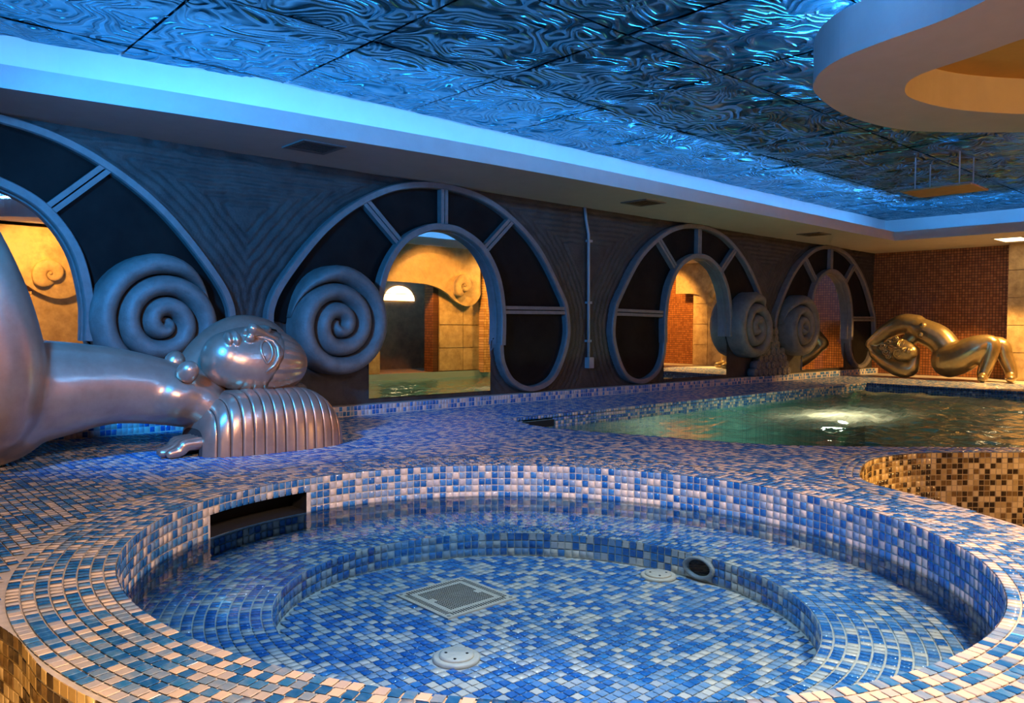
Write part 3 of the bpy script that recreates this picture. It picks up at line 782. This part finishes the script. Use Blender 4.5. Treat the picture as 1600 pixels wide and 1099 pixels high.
# ================================================================== dropped ceiling edge and coves
def soffit(name, poly_box, m=PLASTER):
    o = MB().box(*poly_box).build(name, m); o['kind'] = 'structure'; return o
Y_F, X_F = 5.66, 14.2
FASC = catmull([(-4, 6.42), (-1, 6.34), (1.01, 6.10), (2.66, 5.88), (5.16, 5.68), (8.34, 5.64), (X_F, Y_F), (X_F+.05, Y_F)], 8)
COVE = catmull([(-4, 6.90), (-1, 6.90), (1.15, 6.86), (1.91, 6.72), (3.17, 6.50), (5.92, 6.47), (9.73, 6.47), (X_FAR, 6.47)], 8)
off = lambda P, d: [(x, y+d) for x, y in P]
flat_poly('trim_2', [FASC + [(X_FAR, Y_F), (X_FAR, Y_WALL+.05), (-4, Y_WALL+.05)]], Z_SOF+.05, PLASTER, kind='structure', z2=Z_SOF)   # soffit along the mirror wall
flat_poly('trim_3', [FASC + off(FASC, .05)[::-1]], 2.595, PLASTER, kind='structure', z2=Z_SOF+.05)                                    # its fascia
flat_poly('wall_cove', [COVE + [(X_FAR, 6.6), (X_FAR, 6.99), (-4, 6.99)]], 3.05, WHITE, kind='structure', z2=Z_SOF+.05)
soffit('trim_4', (X_F, X_FAR, 1.3, Y_F, Z_SOF, Z_SOF+0.05))                        # soffit along the far wall
soffit('trim_5', (X_F, X_F+0.05, 1.3, Y_F, Z_SOF+.05, 2.595))
soffit('wall_cove_far', (15.78, 15.86, 1.0, 6.47, Z_SOF+.05, 3.05), WHITE)
soffit('trim_6', (7.3, X_F, 1.30, 1.56, Z_SOF, 2.595))
soffit('wall_cove_right', (7.0, 15.8, 0.70, 0.78, 2.40, 3.05), WHITE)
def led(name, box, lab, m=LED_MAT):
    o = MB().box(*box).build(name, m); tag(o, lab, 'led strip', 'blue led strips in the ceiling coves'); return o
o = MB().tube([(x, y+.15, 2.515) for x, y in FASC], 0.012, 6).build('led_strip', LED_MAT); tag(o, 'blue light strip hidden behind the long fascia over the mirror wall', 'led strip', 'blue led strips in the ceiling coves')
led('led_strip', (14.34, 14.37, 1.5, 5.75, 2.50, 2.52), 'blue light strip hidden behind the far fascia over the golden-lit bronze statue')
led('led_strip', (7.3, 14.2, 1.05, 1.08, 2.50, 2.52), 'blue light strip over the wall opposite the mirrors')

# relief ceiling, panel by panel
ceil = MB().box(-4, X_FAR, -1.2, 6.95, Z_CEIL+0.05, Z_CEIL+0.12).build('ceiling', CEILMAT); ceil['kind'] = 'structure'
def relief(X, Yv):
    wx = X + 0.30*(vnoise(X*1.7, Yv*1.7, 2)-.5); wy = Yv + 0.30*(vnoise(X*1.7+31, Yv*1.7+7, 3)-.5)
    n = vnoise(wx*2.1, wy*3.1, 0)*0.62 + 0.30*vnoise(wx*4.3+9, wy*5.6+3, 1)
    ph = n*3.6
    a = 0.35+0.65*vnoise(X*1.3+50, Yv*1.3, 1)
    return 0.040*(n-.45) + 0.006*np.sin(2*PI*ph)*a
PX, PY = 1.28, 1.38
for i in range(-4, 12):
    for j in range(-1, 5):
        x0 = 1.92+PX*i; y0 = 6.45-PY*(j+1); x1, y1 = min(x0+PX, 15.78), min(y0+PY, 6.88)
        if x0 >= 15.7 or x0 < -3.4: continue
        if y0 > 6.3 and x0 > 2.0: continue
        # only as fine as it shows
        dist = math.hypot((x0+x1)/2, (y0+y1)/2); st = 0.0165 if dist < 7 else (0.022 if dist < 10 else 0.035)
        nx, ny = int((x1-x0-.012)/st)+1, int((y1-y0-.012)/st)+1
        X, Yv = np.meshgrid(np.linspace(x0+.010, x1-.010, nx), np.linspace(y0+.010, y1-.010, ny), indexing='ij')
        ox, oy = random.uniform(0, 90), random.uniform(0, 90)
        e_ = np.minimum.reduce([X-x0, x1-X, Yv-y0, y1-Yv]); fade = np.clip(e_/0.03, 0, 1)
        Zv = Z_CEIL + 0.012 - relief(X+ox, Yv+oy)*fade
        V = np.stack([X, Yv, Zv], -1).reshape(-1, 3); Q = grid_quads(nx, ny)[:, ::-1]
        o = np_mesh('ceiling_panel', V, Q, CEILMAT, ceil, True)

# dropped island with its amber recess
ISL = catmull([(7.10, 1.87), (6.70, 2.25), (6.31, 2.50), (5.65, 2.60), (5.00, 2.51), (4.68, 2.36), (4.46, 2.14), (4.34, 1.85), (4.22, 1.42), (3.95, 1.05), (3.40, 0.80), (2.60, 0.62), (2.15, 0.25), (2.10, -.40)], 6) + [(2.10, -.9), (7.2, -.9), (7.2, 1.7)]
REC = catmull([(6.52, 1.70), (6.03, 2.00), (5.56, 2.11), (5.28, 2.06), (5.06, 1.90), (4.93, 1.55), (4.80, 1.15), (4.90, 0.55), (5.6, 0.15), (6.5, 0.30), (6.85, 0.9), (6.80, 1.40)], 6, True)
isl = empty('ceiling_island', (5.6, 1.2, Z_SOF)); tag(isl, 'curved dropped ceiling island with a glowing amber recess', 'ceiling island')
local(flat_poly('island_slab', [ISL, REC], Z_SOF+0.27, PLASTER, z2=Z_SOF), isl)
RECESS_GLOW = simple('recess_amber_glow', (0.70, 0.42, 0.09), 0.8, noise=0.1)  # amber light of the recess put into the lid's colour
local(flat_poly('recess_lid', [[(x*1.0, y) for x, y in REC]], Z_SOF+0.262, RECESS_GLOW, z2=Z_SOF+0.25), isl)
inn = [(5.75+(x-5.75)*.93, 1.15+(y-1.15)*.93) for x, y in REC]
b = MB(); n = len(inn); v = [(x, y, z) for z in (Z_SOF+.015, Z_SOF+.035) for x, y in inn]
amber = MB().tube([(x, y, Z_SOF+.21) for x, y in [(5.75+(x-5.75)*.80, 1.15+(y-1.15)*.80) for x, y in REC] if False] or [(5.3, .7, Z_SOF+.22), (6.3, .7, Z_SOF+.22)], 0.012, 8)
local(amber.build('amber_strip', LED_AMBER), isl)
isl_led = [(x, y) for x, y in ISL[:-3]]
cxy = np.array((5.6, 0.6)); ledp = [tuple(np.array(p)+(cxy-np.array(p))/np.linalg.norm(cxy-np.array(p))*.07) for p in isl_led]
o = MB().tube([(x, y, Z_SOF+.285) for x, y in ledp], 0.012, 6).build('led_strip', LED_ISL); tag(o, 'blue light strip running round the top of the ceiling island', 'led strip', 'blue led strips in the ceiling coves')

# vents in the soffit
for (x, y), lab in (((3.33, 6.2), 'square vent in the soffit above the first pair of scrolls'), ((7.75, 6.10), 'square vent in the soffit above the conduit'), ((12.3, 6.18), 'square vent in the soffit above the pile of stones')):
    e = empty('ceiling_vent', (x, y, Z_SOF)); tag(e, lab, 'vent', 'vents in the soffit')
    b = MB()
    for k in (-1, 1): b.box(-.20, .20, k*.18-.02, k*.18+.02, -.012, 0.004); b.box(k*.18-.02, k*.18+.02, -.16, .16, -.012, 0.004)
    b.build('frame', FRAME, e)
    MB().box(-.17, .17, -.17, .17, -.003, 0.003).build('duct', BLACK, e)
    for i in range(7): MB().obox((0, -.135+i*.045, -.007), (.165, 0, 0), (0, .013, .004), (0, -.0006, .0015)).build('slat', FRAME, e)

# board hung from the ceiling on rods
e = empty('hanging_board', (10.48, 3.6, 2.6)); tag(e, 'flat brown board hung on rods below the far ceiling', 'ceiling board')
MB().box(-.31, .31, -.40, .40, 0, .02).build('board', BOARD, e)
for x, y in ((-.24, .25), (-.24, -.25), (.24, .25), (.24, -.25)): MB().tube([(x, y, .02), (x, y, .42)], .008, 8).build('rod', GREY, e)

# ================================================================== far wall
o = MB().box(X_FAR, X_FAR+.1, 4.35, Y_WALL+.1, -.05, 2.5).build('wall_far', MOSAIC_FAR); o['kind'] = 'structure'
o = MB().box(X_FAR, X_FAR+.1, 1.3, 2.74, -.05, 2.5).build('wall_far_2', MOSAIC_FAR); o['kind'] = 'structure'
pil = MB().box(16.03, X_FAR+.1, 2.74, 4.40, -.05, 2.44).build('wall_far_3', YSTONE); pil['kind'] = 'structure'
for r in range(5):
    for c in range(4):
        y0 = 2.75+c*.4125; z0 = 0.0+r*.49
        MB().box(16.0, 16.035, y0+.006, y0+.4065, z0+.006, z0+.484).build('stone_tile', YSTONE, pil)
e = empty('soffit_lamp', (15.3, 4.15, Z_SOF)); tag(e, 'bright recessed lamp in the soffit beside the stone pillar', 'ceiling lamp')
MB().box(-.32, .32, -.2, .2, -.004, 0.006).build('diffuser', LAMP_MAT, e)
b = MB()
for k in (-1, 1): b.box(-.35, .35, k*.215-.015, k*.215+.015, -.010, .004); b.box(k*.335-.015, k*.335+.015, -.2, .2, -.010, .004)
b.build('frame', PLASTER, e)

# ================================================================== wall opposite the mirrors (seen in them)
def opp_wall(name, x0, x1, y, mirror_x=None):
    o = MB().box(x0, x1, y-.12, y, -.8, 2.5).build(name, YSTONE); o['kind'] = 'structure'; return o
wr = opp_wall('wall_right', 9.35, X_FAR, 1.40)
opp_wall('wall_right_2', 7.0, 8.0, 1.40)
o = MB().box(8.0, 9.35, 1.28, 1.40, 1.95, 2.5).build('wall_right_3', YSTONE); o['kind'] = 'structure'
# recess behind the opening, with a fan light at its back
o = MB().box(7.9, 10.5, 0.0, 0.1, -.1, 2.4).build('wall_recess', BSTONE); o['kind'] = 'structure'
o = MB().box(10.4, 10.5, 0.1, 1.28, -.1, 2.4).build('wall_recess_2', BSTONE); o['kind'] = 'structure'
o = MB().box(7.9, 8.0, 0.1, 1.28, -.1, 2.4).build('wall_recess_3', BSTONE); o['kind'] = 'structure'
o = MB().box(7.9, 10.5, 0.1, 1.4, -.1, -.01).build('floor_recess', BSTONE); o['kind'] = 'structure'
e = empty('fan_window', (9.30, 0.11, 1.42)); tag(e, 'bright half-round fan window glimpsed in the second mirror', 'window')
fan = [(0.30*math.cos(a)*1.25, 0.30*math.sin(a)) for a in np.linspace(0, PI, 18)]
MB().prism(fan, 0, 0.02, lambda a, h, d: (a, d, h)).build('lit_pane', LAMP_MAT, e)
MB().box(-.4, .4, 0, .03, .13, .145).build('glazing_bar', BSTONE, e)
for r in range(3):
    for c in range(11):
        xx0 = 9.36+c*.6
        if xx0 > 15.6: break
        MB().box(xx0+.008, xx0+.592, 1.40, 1.42, r*.46+.008, r*.46+.452).build('stone_tile', YSTONE, wr)
def crest(name, x, y, lab, face=1):
    """proud upper band ending in a scroll"""
    e = empty(name, (x, y, 0)); tag(e, lab, 'wall ornament', 'plaster crests opposite the mirrors')
    edge = catmull([(-1.9, 1.72), (-0.9, 1.70), (-0.45, 1.58), (-0.18, 1.40), (0.10, 1.30), (0.35, 1.36), (0.50, 1.55)], 6)
    poly = edge + [(0.50, 2.44), (-1.9, 2.44)]
    MB().prism(poly, 0, 0.07, lambda a, h, d: (a, d*face, h)).build('band', YSTONE, e)
    o = spiral('scroll', (0.02, 0.02*face, 1.70), 0.36, -1, 1.7, 0.13, YSTONE, 0.02, 1.1, math.radians(-60))
    if face > 0: o.rotation_euler.z = PI
    o.parent = e
    MB().lathe([(0.035, 0.08), (0.04, .13), (0.02, .16), (.0005, .165)], (0.0, 0, 1.70), 14, ((1, 0, 0), (0, 0, 1), (0, face, 0))).build('boss', YSTONE, e, True)
    return e
crest('plaster_crest', 9.85, 1.445, 'scrolled yellow plaster crest reflected in the second mirror')
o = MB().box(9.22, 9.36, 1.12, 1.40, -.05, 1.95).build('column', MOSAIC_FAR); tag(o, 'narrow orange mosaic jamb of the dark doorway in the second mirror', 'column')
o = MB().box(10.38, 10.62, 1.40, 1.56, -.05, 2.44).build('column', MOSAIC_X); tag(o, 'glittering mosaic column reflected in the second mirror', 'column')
crest('plaster_crest', 14.3, 1.445, 'scrolled yellow plaster crest near the far end opposite the mirrors')
# side walls of the near part
wn = opp_wall('wall_back', -4.0, 7.1, -0.75)
o = MB().box(7.0, 7.12, -0.8, 1.40, -.8, 2.5).build('wall_back_2', YSTONE); o['kind'] = 'structure'
soffit('trim_7', (-4, 7.0, -0.75, -0.15, Z_SOF, 2.595))
soffit('wall_cove_back', (-4, 7.0, -1.02, -0.95, 2.4, 3.05), WHITE)
led('led_strip', (-3.9, 6.9, -0.45, -0.42, 2.60, 2.62), 'blue light strip over the wall behind the picture', LED_BACK)
crest('plaster_crest', 3.05, -0.725, 'scrolled yellow plaster crest reflected in the leftmost mirror')
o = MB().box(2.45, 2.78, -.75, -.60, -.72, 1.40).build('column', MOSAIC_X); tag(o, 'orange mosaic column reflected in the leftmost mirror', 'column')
o = MB().box(-4.1, -4.0, -0.9, Y_WALL+.1, -.8, 3.1).build('wall_end', STONE); o['kind'] = 'structure'
# crest on the stone pillar of the far wall, reflected in the third mirror
ec = crest('plaster_crest', 15.975, 3.35, 'yellow plaster crest on the stone pillar reflected in the third mirror'); ec.rotation_euler.z = PI/2; ec.scale = (.55, 1, 1)

# housings and posts made up for the added fill lamps
for p_, lab in (((0.02, 3.82, 2.42), 'added blue fill lamp, unseen at the left, towards the mirror wall'), ((-1.02, 1.24, 2.56), 'added blue fill lamp, unseen at the left, towards the jacuzzi')):
    e = empty('blue_fill_lamp', p_); tag(e, lab, 'lamp', 'added blue fill lamps')
    MB().box(-.12, 0, -.12, 0, -.08, .08).build('housing', GREY, e)
    MB().tube([(-.06, -.06, .08), (-.06, -.06, Z_CEIL-p_[2])], .012, 8).build('stem', GREY, e)
for (p_, t_, e_), lab in zip(AMBER_FILLS, ('added amber fill lamp, unseen, facing the notch wall', 'added amber fill lamp, unseen, at the right end of the notch', 'added amber fill lamp, unseen, left of the jacuzzi')):
    e = empty('amber_fill_post', (p_[0], p_[1], Z_LOW)); tag(e, lab, 'lamp', 'added amber fill lamps on the lower floor')
    d = (Vector(t_)-Vector(p_)); d.z = 0; d.normalize()
    MB().lathe([(.09, 0), (.09, .015), (.035, .02), (.035, p_[2]-Z_LOW+.10)], (-d.x*.14, -d.y*.14, 0), 16).build('post', GREY, e)
    MB().lathe([(.07, 0), (.07, .03), (.03, .06), (.0005, .06)], (-d.x*.14, -d.y*.14, p_[2]-Z_LOW+.10), 16).build('head', GREY, e)

# ================================================================== statues
def fuse(parts, voxel, smooth_it, name, m, parent=None, loc=(0, 0, 0)):
    """one continuous skin over overlapping ellipsoids and tapered limbs"""
    b = MB()
    seg, rg = 44, 24
    for kind, *a in parts:
        if kind == 'e':
            c, ax = a[0], a[1]; R = a[2] if len(a) > 2 else Matrix.Identity(3)
            v = []; 
            for i in range(1, rg):
                ph = PI*i/rg
                for k in range(seg):
                    q = Vector((ax[0]*math.sin(ph)*math.cos(2*PI*k/seg), ax[1]*math.sin(ph)*math.sin(2*PI*k/seg), ax[2]*math.cos(ph)))
                    v.append(Vector(c)+R@q)
            v += [Vector(c)+R@Vector((0, 0, ax[2])), Vector(c)+R@Vector((0, 0, -ax[2]))]
            f = [(i*seg+k, i*seg+(k+1) % seg, (i+1)*seg+(k+1) % seg, (i+1)*seg+k) for i in range(rg-2) for k in range(seg)]
            t, u = len(v)-2, len(v)-1
            f += [(t, (k+1) % seg, k) for k in range(seg)] + [(u, (rg-2)*seg+k, (rg-2)*seg+(k+1) % seg) for k in range(seg)]
            b.add(v, f)
        else:
            pts = catmull([(*p, r) for p, r in a[0]], 6)
            flat = a[1] if len(a) > 1 else 1.0
            b.tube([p[:3] for p in pts], [p[3] for p in pts], 18)
            for p in (pts[0], pts[-1]):
                sub = []
                for i in range(1, 8):
                    ph = PI*i/8
                    for k in range(14): sub.append((p[0]+p[3]*.995*math.sin(ph)*math.cos(2*PI*k/14), p[1]+p[3]*.995*math.sin(ph)*math.sin(2*PI*k/14), p[2]+p[3]*.995*math.cos(ph)))
                sub += [(p[0], p[1], p[2]+p[3]*.995), (p[0], p[1], p[2]-p[3]*.995)]
                f = [(i*14+k, i*14+(k+1) % 14, (i+1)*14+(k+1) % 14, (i+1)*14+k) for i in range(6) for k in range(14)]
                f += [(98, (k+1) % 14, k) for k in range(14)] + [(99, 84+k, 84+(k+1) % 14) for k in range(14)]
                b.add(sub, f)
    tmp = b.build(name, m, None)
    rm = tmp.modifiers.new('r', 'REMESH'); rm.mode = 'VOXEL'; rm.voxel_size = voxel; rm.use_smooth_shade = True
    if smooth_it:
        sm = tmp.modifiers.new('s', 'SMOOTH'); sm.iterations = smooth_it; sm.factor = 0.5
    dg = bpy.context.evaluated_depsgraph_get()
    me = bpy.data.meshes.new_from_object(tmp.evaluated_get(dg)); old = tmp.data
    tmp.modifiers.clear(); tmp.data = me; bpy.data.meshes.remove(old)
    me.polygons.foreach_set('use_smooth', np.ones(len(me.polygons), dtype=bool))
    if not me.materials: me.materials.append(m)
    if parent: tmp.parent = parent
    tmp.location = loc
    return tmp

def face_parts(R, c, s):
    """features of a stylised face; local x runs chin to crown, y across, z out of the face; s = scale"""
    q = lambda x, y, z: Vector(c)+R@Vector((x*s, y*s, z*s))
    E = lambda x, y, z, a, b_, d: ('e', q(x, y, z), (a*s, b_*s, d*s), R)
    P = [E(0, 0, 0, .385, .265, .235), E(-.20, 0, .0, .19, .20, .20)]
    P += [E(-.215, .0, .205, .026, .070, .040), E(-.262, .0, .192, .024, .060, .038)]
    P += [('t', [(q(.08, 0, .215), .026*s), (q(-.02, 0, .255), .030*s), (q(-.115, 0, .295), .042*s)]), E(-.128, .036, .240, .034, .028, .032), E(-.128, -.036, .240, .034, .028, .032)]
    return P, q

# ---- large statue by the left edge
st = empty('reclining_statue', (1.9, 5.65, 0)); tag(st, 'large bronze statue of a reclining woman cut off by the left edge', 'statue')
body = [('e', (0.80, 5.76, 0.37), (0.46, 0.42, 0.375)),
        ('t', [((0.86, 5.76, 0.44), .37), ((1.20, 5.74, 0.47), .325), ((1.55, 5.72, 0.48), .265), ((1.85, 5.70, 0.43), .235), ((2.12, 5.68, 0.36), .215)]),
        ('e', (1.95, 5.70, 0.40), (0.26, 0.30, 0.20)),
        ('t', [((0.80, 5.55, 0.40), .32), ((0.84, 5.52, 0.66), .30), ((0.78, 5.50, 1.02), .275), ((0.66, 5.48, 1.40), .235), ((0.52, 5.48, 1.70), .19), ((0.33, 5.48, 1.72), .17), ((0.08, 5.48, 1.30), .16), ((-.20, 5.48, 0.70), .13), ((-.42, 5.48, 0.12), .10)]),
        ('t', [((0.70, 6.0, 0.42), .30), ((0.60, 6.02, 1.0), .26), ((0.42, 6.02, 1.5), .19), ((0.22, 6.02, 1.55), .16), ((-.30, 6.02, 0.7), .13), ((-.52, 6.02, 0.12), .10)]),
        ('t', [((-.42, 5.48, .09), .09), ((-.20, 5.46, .07), .07)]), ('t', [((-.52, 6.02, .09), .09), ((-.30, 6.02, .07), .07)]),
        ('t', [((2.05, 5.70, 0.42), .15), ((2.22, 5.66, 0.50), .115), ((2.38, 5.60, 0.58), .12)]),
        ('t', [((2.12, 5.90, 0.42), .15), ((2.30, 5.98, 0.66), .15), ((2.55, 6.04, 0.82), .15), ((2.80, 6.06, 0.82), .13), ((2.92, 6.04, 0.70), .11), ((2.90, 5.98, 0.45), .10), ((2.78, 5.92, 0.22), .09)]),
        ('t', [((2.10, 5.55, 0.34), .15), ((2.30, 5.50, 0.20), .12), ((2.60, 5.52, 0.14), .10)])]
S = lambda parts: [(k, *( (tuple(Vector(a[0])-Vector((1.9, 5.65, 0))), *a[1:]) if k == 'e' else ([(tuple(Vector(p)-Vector((1.9, 5.65, 0))), r) for p, r in a[0]], *a[1:]))) for k, *a in parts]
fuse(S(body), 0.022, 14, 'body', BRONZE, st)
def breast(parent, c, d, r, m):
    d = Vector(d).normalized(); o = d.orthogonal().normalized()
    MB().lathe([(r*1.10, -r*1.0), (r*1.14, -r*.55), (r*1.12, 0), (r*.93, r*.5), (r*.6, r*.86), (r*.25, r*1.02), (.0005, r*1.04)], c, 22, (o, d.cross(o), d)).build('breast', m, parent, True)
breast(st, Vector((1.98-1.9, 5.44-5.65, 0.585)), (0.30, -0.62, 0.72), 0.062, BRONZE)
breast(st, Vector((1.98-1.9, 5.70-5.65, 0.645)), (0.30, -0.05, 0.95), 0.062, BRONZE)
R = Matrix.Rotation(math.radians(4), 3, 'Y') @ Matrix.Rotation(math.radians(40), 3, 'X')
hc = (2.49-1.9, 5.53-5.65, 0.635)
fp, q = face_parts(R, hc, 1.0)
fuse(fp, 0.0085, 2, 'head', BRONZE, st)
def almond(w, h, n=28):
    return [(w*math.cos(a), h*math.sin(a)*abs(math.sin(a))**.45) for a in np.linspace(0, 2*PI, n, endpoint=False)]
def eye(parent, q, side, sc, m):
    # local x: chin to crown, y: across; lies on the face
    def P(u, v, lift):
        x, y = -.02+v, side*.125+u
        z = .235*math.sqrt(max(0.02, 1-(x/.385)**2-(y/.265)**2))+lift
        return q(x, y, z)
    ring = almond(.078, .042)
    MB().tube([P(*p, .004) for p in ring+ring[:1]], .0085*sc, 8).build('eyelid', m, parent, True)
    v = [P(0, 0, .016)] + [P(p[0]*.8, p[1]*.8, .006) for p in ring]; n = len(ring)
    MB().add(v, [(0, 1+i, 1+(i+1) % n) for i in range(n)]).build('eyeball', m, parent, True)
    br = [P(side*u, v, .012) for u, v in ((-.115, -.10), (-.098, -.01), (-.07, .055), (-.02, .085), (.04, .085), (.09, .05), (.118, -.01))]
    MB().tube(br, [.012, .016, .018, .017, .015, .011, .004], 8).build('brow', m, parent, True)
eye(st, q, -1, 1, BRONZE); eye(st, q, 1, 1, BRONZE)
# combed hair at the crown
def hair_cap(parent, R, c, s, m):
    v = []; nu, nv = 26, 97
    for i in range(nu):
        u = i/(nu-1)
        for k in range(nv):
            a = 2*PI*k/(nv-1); x0 = .13-.10*max(0, -math.sin(a))**2*1.2 - .12*(abs(math.cos(a))**3)
            x = x0+(.398-x0)*math.sin(u*PI/2); rad = math.sqrt(max(0, 1-(x/.40)**2)); g = 1+.018*math.cos(a*22)*(1-u*.5)
            v.append(Vector(c)+R@Vector((x*s, .278*rad*math.cos(a)*g*s, .246*rad*math.sin(a)*g*s)))
    return np_mesh('hair', np.array([tuple(p) for p in v]), grid_quads(nu, nv), m, parent, True)
hair_cap(st, R, hc, 1.0, BRONZE)
# ribbed roll of hair under the head: one object for each lock
bc = Vector((2.545-1.9, 5.50-5.65, -0.002)); NB = 14
us = np.linspace(-0.97, 0.97, NB+1)
def roll(u, v):
    w = max(0.0, 1-abs(u)**3.2)**(1/2.2)
    sv, cv = math.sin(v), math.cos(v)
    flare = 0.96+0.04*(1-max(0, sv))
    return Vector((0.555*u*flare, -0.36*(0.35+.65*w)*math.copysign(abs(cv)**.62, cv), 0.455*(0.06+.94*w)*max(0, sv)**.62))
for k in range(NB):
    v = []; nu, nv = 11, 30
    for i in range(nu):
        t = .5-.5*math.cos(PI*i/(nu-1)); u = us[k]+(us[k+1]-us[k])*(0.03+.94*t); sink = 1-0.024*(abs(2*t-1)**9)
        for j in range(nv):
            p = roll(u, PI*j/(nv-1)); v.append(bc+Vector((p.x, p.y*sink, p.z*sink)))
    np_mesh('hair_lock', np.array([tuple(p) for p in v]), grid_quads(nu, nv), BRONZE, st, True)
v = []
for i in range(40):
    u = -0.985+1.97*i/39
    for j in range(24):
        p = roll(u, PI*j/23); v.append(bc+Vector((p.x, p.y*.955, p.z*.955)))
np_mesh('hair_core', np.array([tuple(p) for p in v]), grid_quads(40, 24), BRONZE_DARK, st, True)
# hand flat on the floor beside the roll of hair
hp = []
for i, (L, off) in enumerate(((.20, 0), (.23, .062), (.22, .124), (.18, .185))):
    hp.append(('t', [((.15, -.30+off, .09), .045), ((.02-.0*L, -.30+off, .085), .042), ((.15-L*.8, -.30+off, .05), .038), ((.12-L, -.30+off, .035), .03)]))
fuse(hp, 0.012, 2, 'hand', BRONZE, st)

# ---- bronze statue at the far end, golden light put into its colour
S2 = Vector((15.15, 5.28, 0))
s2 = empty('reclining_statue', S2); tag(s2, 'golden-lit bronze statue of a reclining woman with arms round her head on the far ledge', 'statue')
k2 = lambda y, z, x=0.0: (x, y-5.1, z)
body2 = [('t', [(k2(5.44, .92), .18), (k2(5.28, .82), .22), (k2(5.05, .70), .23), (k2(4.90, .50), .23), (k2(4.84, .36), .26)]),
         ('t', [(k2(4.86, .33, -.05), .29), (k2(4.66, .40, -.10), .27), (k2(4.40, .56, -.12), .22), (k2(4.22, .63, -.12), .145), (k2(4.21, .50, -.14), .125), (k2(4.25, .30, -.16), .11), (k2(4.30, .14, -.18), .10)]),
         ('t', [(k2(4.80, .36, .12), .26), (k2(4.50, .50, .15), .22), (k2(4.16, .60, .15), .145), (k2(4.08, .42, .15), .12), (k2(4.00, .22, .15), .10), (k2(3.97, .10, .12), .09)]),
         ('t', [(k2(3.98, .08, .10), .085), (k2(3.92, .07, -.10), .06)]), ('t', [(k2(4.30, .08, -.20), .085), (k2(4.26, .07, -.38), .06)]),
         ('t', [(k2(5.42, .95), .17), (k2(5.64, .95), .18), (k2(5.88, .84), .155), (k2(6.10, .67), .125), (k2(6.20, .56), .105), (k2(6.08, .49), .09), (k2(5.90, .52, -.05), .08)]),
         ('t', [(k2(6.08, .40, -.1), .10), (k2(5.86, .27, -.14), .14), (k2(5.62, .18, -.18), .16), (k2(5.44, .18, -.18), .14), (k2(5.39, .34, -.16), .10), (k2(5.38, .50, -.14), .075)]),
         ('t', [(k2(6.14, .48, -.05), .09), (k2(6.08, .40, -.1), .10)]),
         ('t', [(k2(5.40, .78, -.05), .12), (k2(5.52, .66, -.08), .12)])]
s2.scale = (1.04, 1.04, 1.04)
fuse(body2, 0.018, 5, 'body', BRONZE_LIT, s2)
breast(s2, Vector(k2(5.25, .93, -.17)), (-1, .1, .35), .05, BRONZE_LIT)
breast(s2, Vector(k2(5.27, .77, -.19)), (-1, .1, .0), .05, BRONZE_LIT)
# head: crown towards +Y, face towards the camera
R2 = Matrix(((0, 0.30, -0.95), (1, 0, 0), (0, -0.95, -0.30))).transposed().inverted().to_3x3()
ex, ey, ez = Vector((0.0, 0.90, 0.25)).normalized(), None, Vector((-0.95, 0.0, 0.2))
ez = (ez-ex*ez.dot(ex)).normalized(); ey = ez.cross(ex)
R2 = Matrix((ex, ey, ez)).transposed()
hc2 = k2(5.58, .50, -.22)
fp2, q2 = face_parts(R2, hc2, 0.72)
fuse(fp2, 0.010, 2, 'head', BRONZE_LIT, s2)
eye(s2, q2, -1, .8, BRONZE_LIT); eye(s2, q2, 1, .8, BRONZE_LIT)
for i, (yy, zz, rr) in enumerate(((.18, .10, .10), (.20, -.06, .09), (.26, .02, .08), (.12, .16, .07), (.12, -.14, .07))):
    pts = []
    for t in np.linspace(0, 4*PI, 40):
        r = rr*(1-t/(4.6*PI)); pts.append(q2(yy/.66*.9+r*math.cos(t), zz/.66+r*math.sin(t), .17+.004*t))
    MB().tube(pts, .013, 8).build('hair_curl', BRONZE_LIT, s2, True)
hair_cap(s2, R2, hc2, .72, BRONZE_LIT)
